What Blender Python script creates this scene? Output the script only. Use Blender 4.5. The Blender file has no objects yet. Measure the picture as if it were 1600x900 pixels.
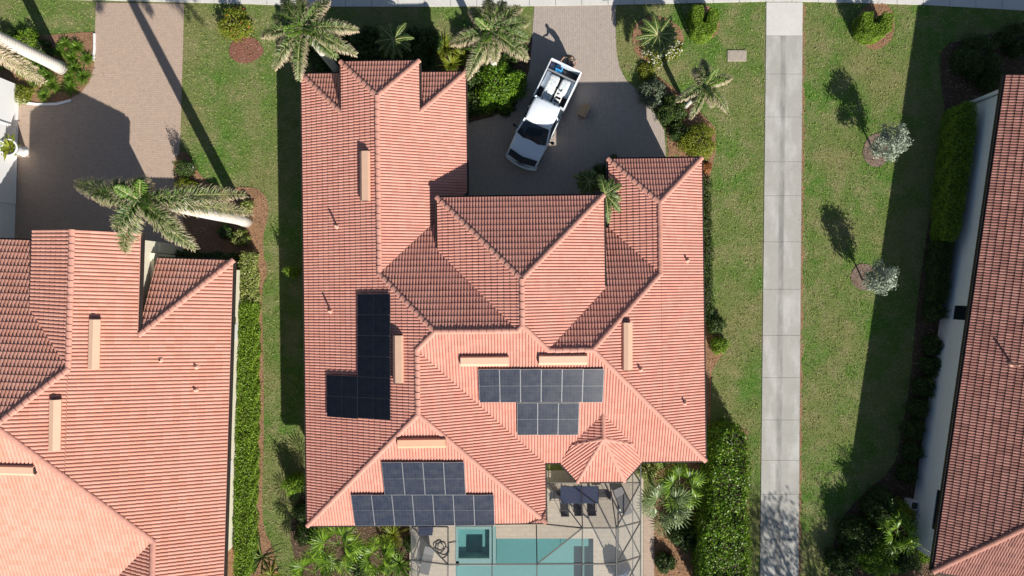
import bpy, bmesh, math, random
import numpy as np
from mathutils import Vector, Matrix
# ---------------------------------------------------------------- camera, sky, sun, exposure
scene = bpy.context.scene
COL = scene.collection
H = 40.0; F = 1067.0
cd = bpy.data.cameras.new('camera'); cam = bpy.data.objects.new('camera', cd); COL.objects.link(cam)
cam.location = (0, 0, H); cam.rotation_euler = (0, 0, 0)
cd.sensor_width = 36; cd.lens = 36*F/1600; cd.clip_end = 2000; cd.clip_start = 0.1
scene.camera = cam
SUN = Vector((.72, -1.45, 1.0)).normalized()
elev = math.asin(SUN.z); azi = math.atan2(SUN.x, SUN.y)
w = bpy.data.worlds.new('World'); scene.world = w; w.use_nodes = True
nt = w.node_tree; nt.nodes.clear()
sk = nt.nodes.new('ShaderNodeTexSky'); sk.sky_type = 'NISHITA'; sk.sun_disc = False
sk.sun_elevation = elev; sk.sun_rotation = azi; sk.air_density = 1.0; sk.dust_density = .6
bg = nt.nodes.new('ShaderNodeBackground'); bg.inputs['Strength'].default_value = .056
wo = nt.nodes.new('ShaderNodeOutputWorld')
nt.links.new(sk.outputs[0], bg.inputs[0]); nt.links.new(bg.outputs[0], wo.inputs[0])
sl = bpy.data.lights.new('sun', 'SUN'); sl.energy = 5.0; sl.angle = math.radians(.5); sl.color = (1, .945, .86)
so = bpy.data.objects.new('sun', sl); COL.objects.link(so)
so.rotation_euler = (-SUN).to_track_quat('-Z', 'Y').to_euler(); so.location = SUN*60
vs = scene.view_settings; vs.view_transform = 'Standard'; vs.look = 'None'; vs.gamma = 1; vs.exposure = 0.57
vs.use_curve_mapping = False
scene.cycles.max_bounces = 6; scene.cycles.transparent_max_bounces = 16
random.seed(7); RNG = np.random.default_rng(7)
# ---------------------------------------------------------------- helpers
def P(px, py, z=0.0):
    k = (H - z)/F
    return Vector(((px-800)*k, (450-py)*k, z))
def srgb(r, g, b):
    f = lambda c: (c/12.92 if c <= .04045 else ((c+.055)/1.055)**2.4)
    return (f(r/255), f(g/255), f(b/255), 1)
def off(p):
    v = Vector((0, 0, 0))
    while p is not None:
        v += p.location; p = p.parent
    return v
def link(name, me, mat=None, parent=None, smooth=False):
    o = bpy.data.objects.new(name, me); COL.objects.link(o)
    if mat is not None:
        for m in (mat if isinstance(mat, (list, tuple)) else [mat]): me.materials.append(m)
    if parent is not None: o.parent = parent
    if smooth: me.polygons.foreach_set('use_smooth', [True]*len(me.polygons))
    return o
def obj(name, V, Fc, mat, parent=None, smooth=False, mids=None):
    me = bpy.data.meshes.new(name); d = off(parent) if parent is not None else Vector((0, 0, 0))
    me.from_pydata([(v[0]-d.x, v[1]-d.y, v[2]-d.z) for v in V], [], Fc)
    me.update()
    o = link(name, me, mat, parent, smooth)
    if mids is not None: me.polygons.foreach_set('material_index', mids)
    return o
def npobj(name, V, nper, mat, parent=None, col=None):
    """V: (n*nper,3) array, each run of nper vertices is one face"""
    V = np.asarray(V, dtype=np.float32); n = len(V)//nper
    d = off(parent) if parent is not None else Vector((0, 0, 0))
    V = V - np.array([d.x, d.y, d.z], dtype=np.float32)
    me = bpy.data.meshes.new(name)
    me.vertices.add(len(V)); me.vertices.foreach_set('co', V.ravel())
    me.loops.add(len(V)); me.loops.foreach_set('vertex_index', np.arange(len(V), dtype=np.int32))
    me.polygons.add(n); me.polygons.foreach_set('loop_start', np.arange(0, len(V), nper, dtype=np.int32))
    me.polygons.foreach_set('loop_total', np.full(n, nper, dtype=np.int32))
    me.update(calc_edges=True)
    if col is not None:
        a = me.color_attributes.new('tint', 'FLOAT_COLOR', 'POINT')
        a.data.foreach_set('color', np.asarray(col, dtype=np.float32).ravel())
    return link(name, me, mat, parent)
def tag(o, label=None, cat=None, group=None, kind=None):
    if label: o['label'] = label
    if cat: o['category'] = cat
    if group: o['group'] = group
    if kind: o['kind'] = kind
    return o
def thing(name, label, cat, loc=(0, 0, 0), group=None):
    o = bpy.data.objects.new(name, None); COL.objects.link(o); o.location = loc
    o.empty_display_size = .2
    return tag(o, label, cat, group)
def copy_tree(o, parent=None):
    c = o.copy(); COL.objects.link(c); c.parent = parent
    for ch in list(o.children): copy_tree(ch, c)
    return c
class MB:
    def __init__(s): s.v = []; s.f = []
    def add(s, V, Fc):
        n = len(s.v); s.v += [tuple(v) for v in V]; s.f += [tuple(i+n for i in f) for f in Fc]; return s
    def box(s, c, size, rz=0, M=None):
        x, y, z = size[0]/2, size[1]/2, size[2]/2
        V = [Vector((a*x, b*y, d*z)) for d in (-1, 1) for a, b in ((-1, -1), (1, -1), (1, 1), (-1, 1))]
        R = Matrix.Rotation(rz, 3, 'Z') if M is None else M
        V = [R @ v + Vector(c) for v in V]
        return s.add(V, [(3, 2, 1, 0), (4, 5, 6, 7), (0, 1, 5, 4), (1, 2, 6, 5), (2, 3, 7, 6), (3, 0, 4, 7)])
    def bar(s, a, b, w_, h_=None, up=(0, 0, 1)):
        a = Vector(a); b = Vector(b); d = b-a; L = d.length; d.normalize()
        u = Vector(up); sx = d.cross(u)
        if sx.length < 1e-4: sx = d.cross(Vector((1, 0, 0)))
        sx.normalize(); u = sx.cross(d)
        M = Matrix((sx, d, u)).transposed()
        return s.box((a+b)/2, (w_, L, h_ or w_), M=M)
    def tube(s, pts, rads, n=8, cap=True):
        pts = [Vector(p) for p in pts]; base = len(s.v); V = []
        if not hasattr(rads, '__len__'): rads = [rads]*len(pts)
        ref = None
        for i, p in enumerate(pts):
            d = (pts[min(i+1, len(pts)-1)] - pts[max(i-1, 0)]).normalized()
            if ref is None:
                ref = d.cross(Vector((0, 0, 1)));
                if ref.length < .1: ref = d.cross(Vector((1, 0, 0)))
            ref = (ref - d*ref.dot(d)).normalized(); e = d.cross(ref)
            for k in range(n):
                t = 2*math.pi*k/n
                V.append(p + (ref*math.cos(t)+e*math.sin(t))*rads[i])
        Fc = []
        for i in range(len(pts)-1):
            for k in range(n):
                a = i*n+k; b = i*n+(k+1) % n
                Fc.append((a, b, b+n, a+n))
        if cap: Fc.append(tuple(range(n))[::-1]); Fc.append(tuple(range((len(pts)-1)*n, len(pts)*n)))
        return s.add(V, Fc)
    def lathe(s, c, prof, n=16):
        V = []; c = Vector(c)
        for r, z in prof:
            for k in range(n):
                t = 2*math.pi*k/n; V.append(c+Vector((r*math.cos(t), r*math.sin(t), z)))
        Fc = []
        for i in range(len(prof)-1):
            for k in range(n):
                a = i*n+k; b = i*n+(k+1) % n; Fc.append((a, b, b+n, a+n))
        Fc.append(tuple(range(n))[::-1]); Fc.append(tuple(range((len(prof)-1)*n, len(prof)*n)))
        return s.add(V, Fc)
    def prism(s, poly, z0, z1):
        n = len(poly); V = [(p[0], p[1], z0) for p in poly]+[(p[0], p[1], z1) for p in poly]
        A = sum(poly[i][0]*poly[(i+1) % n][1]-poly[(i+1) % n][0]*poly[i][1] for i in range(n))
        Fc = [(i, (i+1) % n, (i+1) % n+n, i+n) for i in range(n)]
        if A < 0: Fc = [f[::-1] for f in Fc]
        top = tuple(range(n, 2*n)); bot = tuple(range(n))[::-1]
        if A < 0: top = top[::-1]; bot = bot[::-1]
        return s.add(V, Fc+[top, bot])
    def build(s, name, mat, parent=None, smooth=False): return obj(name, s.v, s.f, mat, parent, smooth)
def struct(o): return tag(o, kind='structure')
def bevel(o, w_=.02, seg=2):
    m = o.modifiers.new('bevel', 'BEVEL'); m.width = w_; m.segments = seg; m.limit_method = 'ANGLE'; return o
# ---------------------------------------------------------------- materials
def mat(name):
    m = bpy.data.materials.new(name); m.use_nodes = True
    n = m.node_tree.nodes; return m, m.node_tree, n['Principled BSDF']
def N(t, ty, **kw):
    n = t.nodes.new(ty)
    for k, v in kw.items():
        if k in n.inputs: n.inputs[k].default_value = v
        else: setattr(n, k, v)
    return n
def pos(t, scale=(1, 1, 1)):
    g = N(t, 'ShaderNodeNewGeometry'); mp = N(t, 'ShaderNodeMapping'); mp.inputs['Scale'].default_value = scale
    t.links.new(g.outputs['Position'], mp.inputs['Vector']); return mp.outputs[0]
def noise(t, vec, scale, detail=4, rough=.6):
    n = N(t, 'ShaderNodeTexNoise', Scale=scale, Detail=detail, Roughness=rough)
    t.links.new(vec, n.inputs['Vector']); return n.outputs[0]
def ramp(t, fac, stops):
    r = N(t, 'ShaderNodeValToRGB'); e = r.color_ramp.elements
    while len(e) < len(stops): e.new(.5)
    for i, (p_, c) in enumerate(stops):
        e[i].position = p_; e[i].color = c if len(c) == 4 else (*c, 1)
    t.links.new(fac, r.inputs[0]); return r.outputs[0]
def mix(t, fac, a, b, mode='MIX'):
    m = N(t, 'ShaderNodeMix'); m.data_type = 'RGBA'; m.blend_type = mode
    for s_, x in ((0, fac), (6, a), (7, b)):
        if isinstance(x, (int, float)): m.inputs[s_].default_value = x
        elif isinstance(x, tuple): m.inputs[s_].default_value = x if len(x) == 4 else (*x, 1)
        else: t.links.new(x, m.inputs[s_])
    return m.outputs[2]
def bump(t, b, h, strength=.4, dist=.02):
    n = N(t, 'ShaderNodeBump', Strength=strength, Distance=dist)
    t.links.new(h, n.inputs['Height']); t.links.new(n.outputs[0], b.inputs['Normal'])
g4 = lambda v: (v, v, v, 1)
def ringbark():
    m, t, b = mat('pale_palm_bark'); v = pos(t)
    wv = N(t, 'ShaderNodeTexWave', Scale=1.6, Distortion=1.2, Detail=3); wv.bands_direction = 'Z'; t.links.new(v, wv.inputs['Vector'])
    c = mix(t, ramp(t, wv.outputs['Fac'], [(.0, g4(.55)), (.25, g4(0))]), (.64, .61, .56, 1), (.40, .36, .31, 1))
    c = mix(t, ramp(t, noise(t, v, 3, 5, .7), [(.5, g4(0)), (.8, g4(.5))]), c, (.36, .34, .28, 1))
    t.links.new(c, b.inputs['Base Color']); b.inputs['Roughness'].default_value = .85; bump(t, b, wv.outputs['Fac'], .5, .02); return m
def plain(name, c, rough=.6, metal=0, var=.15, sc=6, bmp=0):
    m, t, b = mat(name); v = pos(t); c = tuple(c)[:3]
    n = noise(t, v, sc, 5)
    col = mix(t, n, (*[x*(1-var) for x in c], 1), (*[min(1, x*(1+var)) for x in c], 1))
    t.links.new(col, b.inputs['Base Color']); b.inputs['Roughness'].default_value = rough; b.inputs['Metallic'].default_value = metal
    if bmp: bump(t, b, noise(t, v, sc*8, 4), .5, bmp)
    return m
def leafmat(name, dark, light, rough=.5, trans=.25, spec=.5, bright=None):
    m, t, b = mat(name)
    g = N(t, 'ShaderNodeNewGeometry'); ri = g.outputs['Random Per Island']
    st = [(0, (*dark, 1)), (.8 if bright else 1, (*light, 1))]
    if bright: st.append((1, (*bright, 1)))
    c = ramp(t, ri, st)
    n = noise(t, pos(t), 1.6, 3)
    c = mix(t, ramp(t, n, [(.35, g4(.0)), (.7, g4(.35))]), c, (*[x*.55 for x in dark], 1))
    t.links.new(c, b.inputs['Base Color']); b.inputs['Roughness'].default_value = rough
    b.inputs['Specular IOR Level'].default_value = spec
    tr = N(t, 'ShaderNodeBsdfTranslucent'); t.links.new(c, tr.inputs[0])
    mx = N(t, 'ShaderNodeMixShader'); mx.inputs[0].default_value = trans
    o = t.nodes['Material Output']
    t.links.new(b.outputs[0], mx.inputs[1]); t.links.new(tr.outputs[0], mx.inputs[2]); t.links.new(mx.outputs[0], o.inputs[0])
    return m
def tilemat(name, c1, c2, c3, stain):
    m, t, b = mat(name)
    uv = N(t, 'ShaderNodeUVMap'); uv.uv_map = 'uv'
    sp = N(t, 'ShaderNodeSeparateXYZ'); t.links.new(uv.outputs[0], sp.inputs[0])
    fl = []
    for i, k in ((0, .5), (1, 1.0)):
        mu = N(t, 'ShaderNodeMath', operation='MULTIPLY'); mu.inputs[1].default_value = k; t.links.new(sp.outputs[i], mu.inputs[0])
        f = N(t, 'ShaderNodeMath', operation='FLOOR'); t.links.new(mu.outputs[0], f.inputs[0]); fl.append(f.outputs[0])
    cb = N(t, 'ShaderNodeCombineXYZ'); t.links.new(fl[0], cb.inputs[0]); t.links.new(fl[1], cb.inputs[1])
    wn = N(t, 'ShaderNodeTexWhiteNoise'); wn.noise_dimensions = '2D'; t.links.new(cb.outputs[0], wn.inputs['Vector'])
    c = ramp(t, wn.outputs['Value'], [(0, c1), (.5, c2), (1, c3)])
    v = pos(t)
    n1 = ramp(t, noise(t, v, .35, 5, .65), [(.42, g4(0)), (.72, g4(.45))])
    c = mix(t, n1, c, stain)
    n2 = ramp(t, noise(t, v, 5, 6, .7), [(.5, g4(0)), (.8, g4(.35))])
    c = mix(t, n2, c, tuple(x*.6 for x in stain[:3])+(1,))
    t.links.new(c, b.inputs['Base Color']); b.inputs['Roughness'].default_value = .75
    b.inputs['Specular IOR Level'].default_value = .3
    bump(t, b, noise(t, v, 40, 3), .3, .01)
    return m
M = {}
M['tile'] = tilemat('terracotta_tile', (.59, .268, .205, 1), (.62, .296, .230, 1), (.64, .320, .250, 1), (.54, .25, .20, 1))
M['tile_left'] = tilemat('salmon_tile', (.59, .278, .20, 1), (.62, .308, .232, 1), (.64, .335, .255, 1), (.57, .285, .22, 1))
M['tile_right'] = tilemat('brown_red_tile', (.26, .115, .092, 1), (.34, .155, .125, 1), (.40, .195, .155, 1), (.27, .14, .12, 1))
def capmat(name, c):
    m, t, b = mat(name); v = pos(t)
    cc = mix(t, ramp(t, noise(t, v, 2.5, 5), [(.3, g4(0)), (.7, g4(1))]), (*[x*.82 for x in c], 1), (*c, 1))
    t.links.new(cc, b.inputs['Base Color']); b.inputs['Roughness'].default_value = .8
    bump(t, b, noise(t, v, 40, 3), .3, .01); return m
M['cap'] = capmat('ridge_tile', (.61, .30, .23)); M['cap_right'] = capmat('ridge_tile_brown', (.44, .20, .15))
M['stucco'] = plain('cream_stucco', (.76, .71, .56), .9, bmp=.01, var=.06)
M['stucco_white'] = plain('white_stucco', (.78, .79, .80), .9, bmp=.01, var=.05)
M['gutter'] = plain('bronze_gutter', (.045, .038, .034), .45, .3)
M['gutter_white'] = plain('white_gutter', (.7, .7, .7), .4)
M['white'] = plain('white_paint', (.78, .78, .78), .5, var=.05)
M['glass'] = plain('dark_glass', (.015, .02, .025), .08, var=.1)
M['vent_cream'] = plain('cream_vent', (.63, .41, .29), .5, var=.1, sc=2)
M['vent_pink'] = plain('peach_vent', (.66, .36, .23), .5, var=.12, sc=2)
M['vent_dark'] = plain('vent_opening', (.03, .02, .02), .9)
M['pipe'] = plain('vent_pipe', (.60, .33, .25), .6)
M['black'] = plain('black_plastic', (.02, .02, .022), .5)
M['rubber'] = plain('rubber', (.02, .02, .02), .9)
# solar glass
def solar(nm='solar_cells', spec=.6, lin=(.045, .052, .07, 1), dust=.16, base=(.016, .021, .037, 1)):
    m, t, b = mat(nm)
    uv = N(t, 'ShaderNodeUVMap'); uv.uv_map = 'uv'
    br = N(t, 'ShaderNodeTexBrick'); br.offset = 0; br.inputs['Scale'].default_value = 1
    br.inputs['Brick Width'].default_value = 1/6; br.inputs['Row Height'].default_value = 1/6
    br.inputs['Mortar Size'].default_value = .006; br.inputs['Mortar Smooth'].default_value = .3
    br.inputs['Color1'].default_value = base; br.inputs['Color2'].default_value = tuple(x*1.4 for x in base[:3])+(1,)
    br.inputs['Mortar'].default_value = lin
    t.links.new(uv.outputs[0], br.inputs['Vector'])
    n = ramp(t, noise(t, pos(t), 2.2, 5, .7), [(.4, g4(0)), (.8, g4(dust))])
    c = mix(t, n, br.outputs[0], (.22, .21, .19, 1))
    t.links.new(c, b.inputs['Base Color']); b.inputs['Roughness'].default_value = .22
    b.inputs['Specular IOR Level'].default_value = spec
    return m
M['solar'] = solar(); M['solar_shaded'] = solar('shaded_solar_cells', .12, (.012, .014, .02, 1), .02, (.006, .008, .014, 1)); M['alu_shaded'] = plain('shaded_aluminium', (.07, .08, .09), .5, .5); M['alu'] = plain('aluminium', (.33, .34, .35), .5, .4)  # west slope panels: same cells and frames, dimmer sky reflection put into colour
# grounds
def grass_ground():
    m, t, b = mat('lawn_ground'); v = pos(t)
    n1 = noise(t, v, .22, 4, .6); n2 = noise(t, v, .75, 8, .72); n3 = noise(t, v, 9, 4, .8)
    c = mix(t, ramp(t, n1, [(.38, g4(0)), (.60, g4(1))]), (.10, .21, .035, 1), (.22, .235, .085, 1))
    c = mix(t, ramp(t, n2, [(.46, g4(0)), (.64, g4(.7))]), c, (.33, .29, .15, 1))
    c = mix(t, ramp(t, n3, [(.3, g4(.55)), (.6, g4(0))]), c, (.055, .085, .02, 1))
    t.links.new(c, b.inputs['Base Color']); b.inputs['Roughness'].default_value = .95
    b.inputs['Specular IOR Level'].default_value = .1
    bump(t, b, noise(t, v, 14, 5, .8), 1, .08)
    return m
M['lawn'] = grass_ground()
def paver(name, c1, c2, mortar, rot, w_=.22, h_=.11):
    m, t, b = mat(name); v = pos(t)
    mp = N(t, 'ShaderNodeMapping'); mp.inputs['Rotation'].default_value = (0, 0, rot); t.links.new(v, mp.inputs[0])
    br = N(t, 'ShaderNodeTexBrick', Scale=1.0); br.inputs['Brick Width'].default_value = w_; br.inputs['Row Height'].default_value = h_
    br.inputs['Mortar Size'].default_value = .008; br.inputs['Color1'].default_value = c1; br.inputs['Color2'].default_value = c2
    br.inputs['Mortar'].default_value = mortar; br.inputs['Bias'].default_value = -.1
    t.links.new(mp.outputs[0], br.inputs['Vector'])
    c = br.outputs[0]
    wn = noise(t, v, 5.5, 2, .9)
    c = mix(t, ramp(t, wn, [(.46, g4(0)), (.66, g4(.5))]), c, tuple(x*.75 for x in c2[:3])+(1,))
    n = ramp(t, noise(t, v, .5, 5, .6), [(.35, g4(0)), (.75, g4(.35))])
    c = mix(t, n, c, tuple(x*.8 for x in c1[:3])+(1,))
    t.links.new(c, b.inputs['Base Color']); b.inputs['Roughness'].default_value = .85
    bump(t, b, br.outputs['Fac'], -.6, .01)
    return m
M['paver_left'] = paver('pink_brick_paver', (.47, .35, .27, 1), (.41, .31, .245, 1), (.27, .21, .17, 1), 0)
M['paver'] = paver('grey_brick_paver', (.43, .36, .31, 1), (.37, .315, .275, 1), (.22, .19, .17, 1), math.pi/2)
M['paver_deck'] = paver('beige_deck_paver', (.49, .43, .345, 1), (.46, .405, .33, 1), (.33, .27, .22, 1), 0, .55, .28)
def concrete(name, c, patch):
    m, t, b = mat(name); v = pos(t)
    c_ = mix(t, noise(t, v, .9, 6, .65), (*[x*.8 for x in c], 1), (*[min(1, x*1.12) for x in c], 1))
    if patch:
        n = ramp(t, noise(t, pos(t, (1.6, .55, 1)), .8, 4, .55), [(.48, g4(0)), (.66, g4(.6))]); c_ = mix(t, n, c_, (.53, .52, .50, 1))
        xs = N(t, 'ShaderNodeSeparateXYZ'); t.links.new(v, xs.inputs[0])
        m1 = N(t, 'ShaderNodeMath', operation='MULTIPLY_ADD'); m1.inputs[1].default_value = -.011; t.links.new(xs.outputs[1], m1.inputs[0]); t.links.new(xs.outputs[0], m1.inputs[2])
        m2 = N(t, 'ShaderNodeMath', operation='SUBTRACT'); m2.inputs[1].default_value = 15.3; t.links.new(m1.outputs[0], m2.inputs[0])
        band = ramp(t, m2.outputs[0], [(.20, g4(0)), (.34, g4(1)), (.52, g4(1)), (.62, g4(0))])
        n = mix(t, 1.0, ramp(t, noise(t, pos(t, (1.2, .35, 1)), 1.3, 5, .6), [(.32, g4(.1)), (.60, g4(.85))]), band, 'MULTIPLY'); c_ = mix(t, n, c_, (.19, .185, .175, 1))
    n = ramp(t, noise(t, v, 7, 5, .7), [(.45, g4(0)), (.8, g4(.4))]); c_ = mix(t, n, c_, (*[x*.7 for x in c], 1))
    t.links.new(c_, b.inputs['Base Color']); b.inputs['Roughness'].default_value = .9
    bump(t, b, noise(t, v, 50, 3), .3, .01); return m
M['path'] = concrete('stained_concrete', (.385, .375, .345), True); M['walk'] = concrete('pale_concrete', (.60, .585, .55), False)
M['joint'] = plain('joint_dirt', (.27, .25, .22), 1); M['twig'] = plain('shaded_twig_core', (.05, .038, .022), .95, var=.4, sc=12); M['asphalt'] = plain('asphalt', (.05, .05, .05), .9, bmp=.01)  # hedge and shrub core: dark of the hollows painted into its twig brown
def mulchmat(name, a, b_):
    m, t, b = mat(name); v = pos(t)
    n = noise(t, v, 11, 6, .85); c = ramp(t, n, [(.3, (*[x*.45 for x in a], 1)), (.5, (*a, 1)), (.72, (*b_, 1))])
    c = mix(t, ramp(t, noise(t, v, .8, 4), [(.4, g4(0)), (.7, g4(.5))]), c, (*[x*.6 for x in a], 1))
    t.links.new(c, b.inputs['Base Color']); b.inputs['Roughness'].default_value = 1; b.inputs['Specular IOR Level'].default_value = .1
    bump(t, b, noise(t, v, 22, 5, .8), 1, .06); return m
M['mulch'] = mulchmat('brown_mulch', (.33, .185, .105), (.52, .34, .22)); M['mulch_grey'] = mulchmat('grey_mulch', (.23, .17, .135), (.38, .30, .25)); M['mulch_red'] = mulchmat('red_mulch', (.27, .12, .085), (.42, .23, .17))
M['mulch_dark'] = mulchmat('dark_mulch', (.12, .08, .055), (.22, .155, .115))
# foliage
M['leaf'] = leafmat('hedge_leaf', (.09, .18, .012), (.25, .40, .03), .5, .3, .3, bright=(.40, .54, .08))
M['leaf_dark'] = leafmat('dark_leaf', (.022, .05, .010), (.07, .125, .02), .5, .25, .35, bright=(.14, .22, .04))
M['leaf_glossy'] = leafmat('glossy_leaf', (.05, .12, .007), (.18, .33, .018), .42, .3, .35, bright=(.34, .50, .05))
M['leaf_yellow'] = leafmat('yellow_green_leaf', (.12, .17, .012), (.34, .37, .04), .5, .3, .3)
M['leaf_varieg'] = leafmat('variegated_leaf', (.12, .20, .02), (.42, .45, .12), .5, bright=(.68, .63, .35))
M['leaf_silver'] = leafmat('silver_leaf', (.20, .26, .19), (.42, .48, .37), .5, bright=(.58, .62, .50))
M['leaf_grey'] = leafmat('grey_green_leaf', (.08, .11, .06), (.20, .25, .15), .5, bright=(.36, .40, .28))
M['leaf_orange'] = leafmat('orange_leaf', (.30, .10, .03), (.5, .22, .06), .5)
M['blade'] = leafmat('blade_leaf', (.06, .14, .012), (.17, .30, .03), .5, .3, .3, bright=(.32, .44, .08))
M['dead'] = leafmat('dry_leaf', (.30, .22, .14), (.50, .40, .28), .8)
M['red'] = leafmat('red_petal', (.60, .05, .03), (.75, .12, .06), .6); M['petal'] = leafmat('white_petal', (.6, .6, .5), (.8, .8, .75), .6)
M['bark'] = plain('bark', (.20, .16, .12), .95, var=.3, sc=14, bmp=.02); M['bark_pale'] = ringbark()
def grassmat():
    m, t, b = mat('grass_blade'); v = pos(t)
    gm = N(t, 'ShaderNodeNewGeometry')
    c = ramp(t, gm.outputs['Random Per Island'], [(0, (.10, .21, .025, 1)), (.75, (.24, .38, .06, 1)), (1, (.50, .52, .24, 1))])
    n1 = ramp(t, noise(t, v, .22, 4, .6), [(.38, g4(0)), (.60, g4(.65))]); c = mix(t, n1, c, (.30, .30, .12, 1))
    n2 = ramp(t, noise(t, v, .75, 8, .72), [(.46, g4(0)), (.64, g4(.7))]); c = mix(t, n2, c, (.46, .38, .22, 1))
    t.links.new(c, b.inputs['Base Color']); b.inputs['Roughness'].default_value = .75; b.inputs['Specular IOR Level'].default_value = .2
    tr = N(t, 'ShaderNodeBsdfTranslucent'); t.links.new(c, tr.inputs[0]); mx = N(t, 'ShaderNodeMixShader'); mx.inputs[0].default_value = .3
    t.links.new(b.outputs[0], mx.inputs[1]); t.links.new(tr.outputs[0], mx.inputs[2]); t.links.new(mx.outputs[0], t.nodes['Material Output'].inputs[0]); return m
def frondmat():
    m, t, b = mat('frond_leaflet')
    a = N(t, 'ShaderNodeAttribute'); a.attribute_name = 'tint'
    sp = N(t, 'ShaderNodeSeparateColor'); t.links.new(a.outputs['Color'], sp.inputs[0])
    g = N(t, 'ShaderNodeNewGeometry')
    gr = ramp(t, g.outputs['Random Per Island'], [(0, (.028, .075, .008, 1)), (1, (.13, .23, .035, 1))])
    c = mix(t, sp.outputs[2], gr, (.17, .30, .03, 1))           # young bright
    c = mix(t, sp.outputs[0], c, (.54, .43, .30, 1))            # dry tips
    t.links.new(c, b.inputs['Base Color']); b.inputs['Roughness'].default_value = .5
    tr = N(t, 'ShaderNodeBsdfTranslucent'); t.links.new(c, tr.inputs[0])
    mx = N(t, 'ShaderNodeMixShader'); mx.inputs[0].default_value = .22; o = t.nodes['Material Output']
    t.links.new(b.outputs[0], mx.inputs[1]); t.links.new(tr.outputs[0], mx.inputs[2]); t.links.new(mx.outputs[0], o.inputs[0])
    return m
M['frond'] = frondmat(); M['rachis'] = plain('frond_stem', (.30, .30, .12), .6)
M['grass'] = grassmat()
M['fan'] = leafmat('fan_leaf', (.10, .16, .05), (.24, .32, .12), .4, .25, .4)
# ---------------------------------------------------------------- ground, roads, beds
def in_poly(x, y, poly):
    r = np.zeros(len(x), bool); n = len(poly); j = n-1
    for i in range(n):
        xi, yi = poly[i]; xj, yj = poly[j]
        with np.errstate(divide='ignore', invalid='ignore'):
            r ^= ((yi > y) != (yj > y)) & (x < (xj-xi)*(y-yi)/((yj-yi) if yj != yi else 1e-9)+xi)
        j = i
    return r
def g(px, py): v = P(px, py); return (v.x, v.y)
def smooth_poly(pts, it=2):
    for _ in range(it):
        q = []
        for i in range(len(pts)):
            a, b = pts[i], pts[(i+1) % len(pts)]
            q += [(a[0]*.75+b[0]*.25, a[1]*.75+b[1]*.25), (a[0]*.25+b[0]*.75, a[1]*.25+b[1]*.75)]
        pts = q
    return pts
def sheet(name, pts, z, m, sm=0, world=False):
    if sm: pts = smooth_poly(pts, sm)
    q = pts if world else [g(*p) for p in pts]
    A = sum(q[i][0]*q[(i+1) % len(q)][1]-q[(i+1) % len(q)][0]*q[i][1] for i in range(len(q)))
    if A < 0: q = q[::-1]
    o = obj(name, [(x, y, z) for x, y in q], [tuple(range(len(q)))], m)
    return struct(o), q
x0, y1 = g(712, 822); x1, y0 = g(927, 1000)      # pool hole
B = 250
obj_ = obj('ground', [(-B, -B, 0), (B, -B, 0), (B, B, 0), (-B, B, 0), (x0, y0, 0), (x1, y0, 0), (x1, y1, 0), (x0, y1, 0)],
           [(0, 1, 5, 4), (1, 2, 6, 5), (2, 3, 7, 6), (3, 0, 4, 7)], M['lawn']); struct(obj_)
no_grass = []
beds = []
def surf(name, pts, z, m, sm=0, world=False):
    o, q = sheet(name, pts, z, m, sm, world); no_grass.append(q)
    if name.startswith('mulch'): beds.append(q)
    return o
# street beyond the pavement and the pavement itself
surf('road', [(-1200, -170), (2800, -170), (2800, -440), (-1200, -440)], .006, M['asphalt'])
edge = [(-700, -12), (-60, -3), (110, 0), (400, 7), (480, 11), (640, 11), (835, 10), (962, 8), (1197, 3), (1254, 3), (1440, 8), (1600, 17), (1800, 34)]
surf('pavement_joints', edge+[(x, y-52) for x, y in edge[::-1]], .012, M['joint'])
sv = MB()
def yedge(x):
    for (a, b), (c, d) in zip(edge, edge[1:]):
        if a <= x <= c: return b+(d-b)*(x-a)/(c-a)
    return 0
x = -690
while x < 1780:
    x2 = x+41; q = [g(x+.35, yedge(x)-.3), g(x2-.35, yedge(x2)-.3), g(x2-.35, yedge(x2)-51), g(x+.35, yedge(x)-51)]
    sv.prism(q, .0, .05); x = x2
struct(sv.build('pavement', M['walk']))
# garden path of concrete slabs
surf('path_joints', [(1196.5, 6), (1254.5, 6), (1246.5, 1100), (1184.5, 1100)], .01, M['joint'])
def pathx(y): return 1197-10*(y/900.), 1254-7*(y/900.)
sv = MB(); sv.prism([g(1197.3, 4), g(1253.7, 4), g(1253.3, 55.8), g(1196.9, 55.8)], 0, .04); struct(sv.build('path_apron', M['walk']))
sv = MB(); ys = [56, 116, 183, 253, 306, 378, 452, 524, 590, 656, 719, 772, 843, 915, 985, 1060]
for a, b in zip(ys, ys[1:]):
    l0, r0 = pathx(a); l1, r1 = pathx(b)
    sv.prism([g(l0+.3, a+.22), g(r0-.3, a+.22), g(r1-.3, b-.22), g(l1+.3, b-.22)], 0, .04)
struct(sv.build('path', M['path']))
# driveways
DL = [(150, 4), (288, 6), (282, 220), (276, 300), (288, 340), (285, 400), (285, 470), (-80, 470), (-80, 250), (14, 250), (14, 162), (60, 162), (105, 157), (128, 144), (141, 125), (147, 105)]
surf('driveway_left', DL, .02, M['paver_left'])
DC = [(835, 9), (962, 7), (962, 50), (963, 80), (968, 105), (978, 125), (995, 140), (1005, 150), (1015, 165), (1028, 185), (1038, 205), (1040, 240), (1040, 330), (730, 330), (730, 190), (770, 183), (800, 165), (820, 135), (828, 100), (832, 50)]
surf('driveway_middle', DC, .02, M['paver'])
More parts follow.
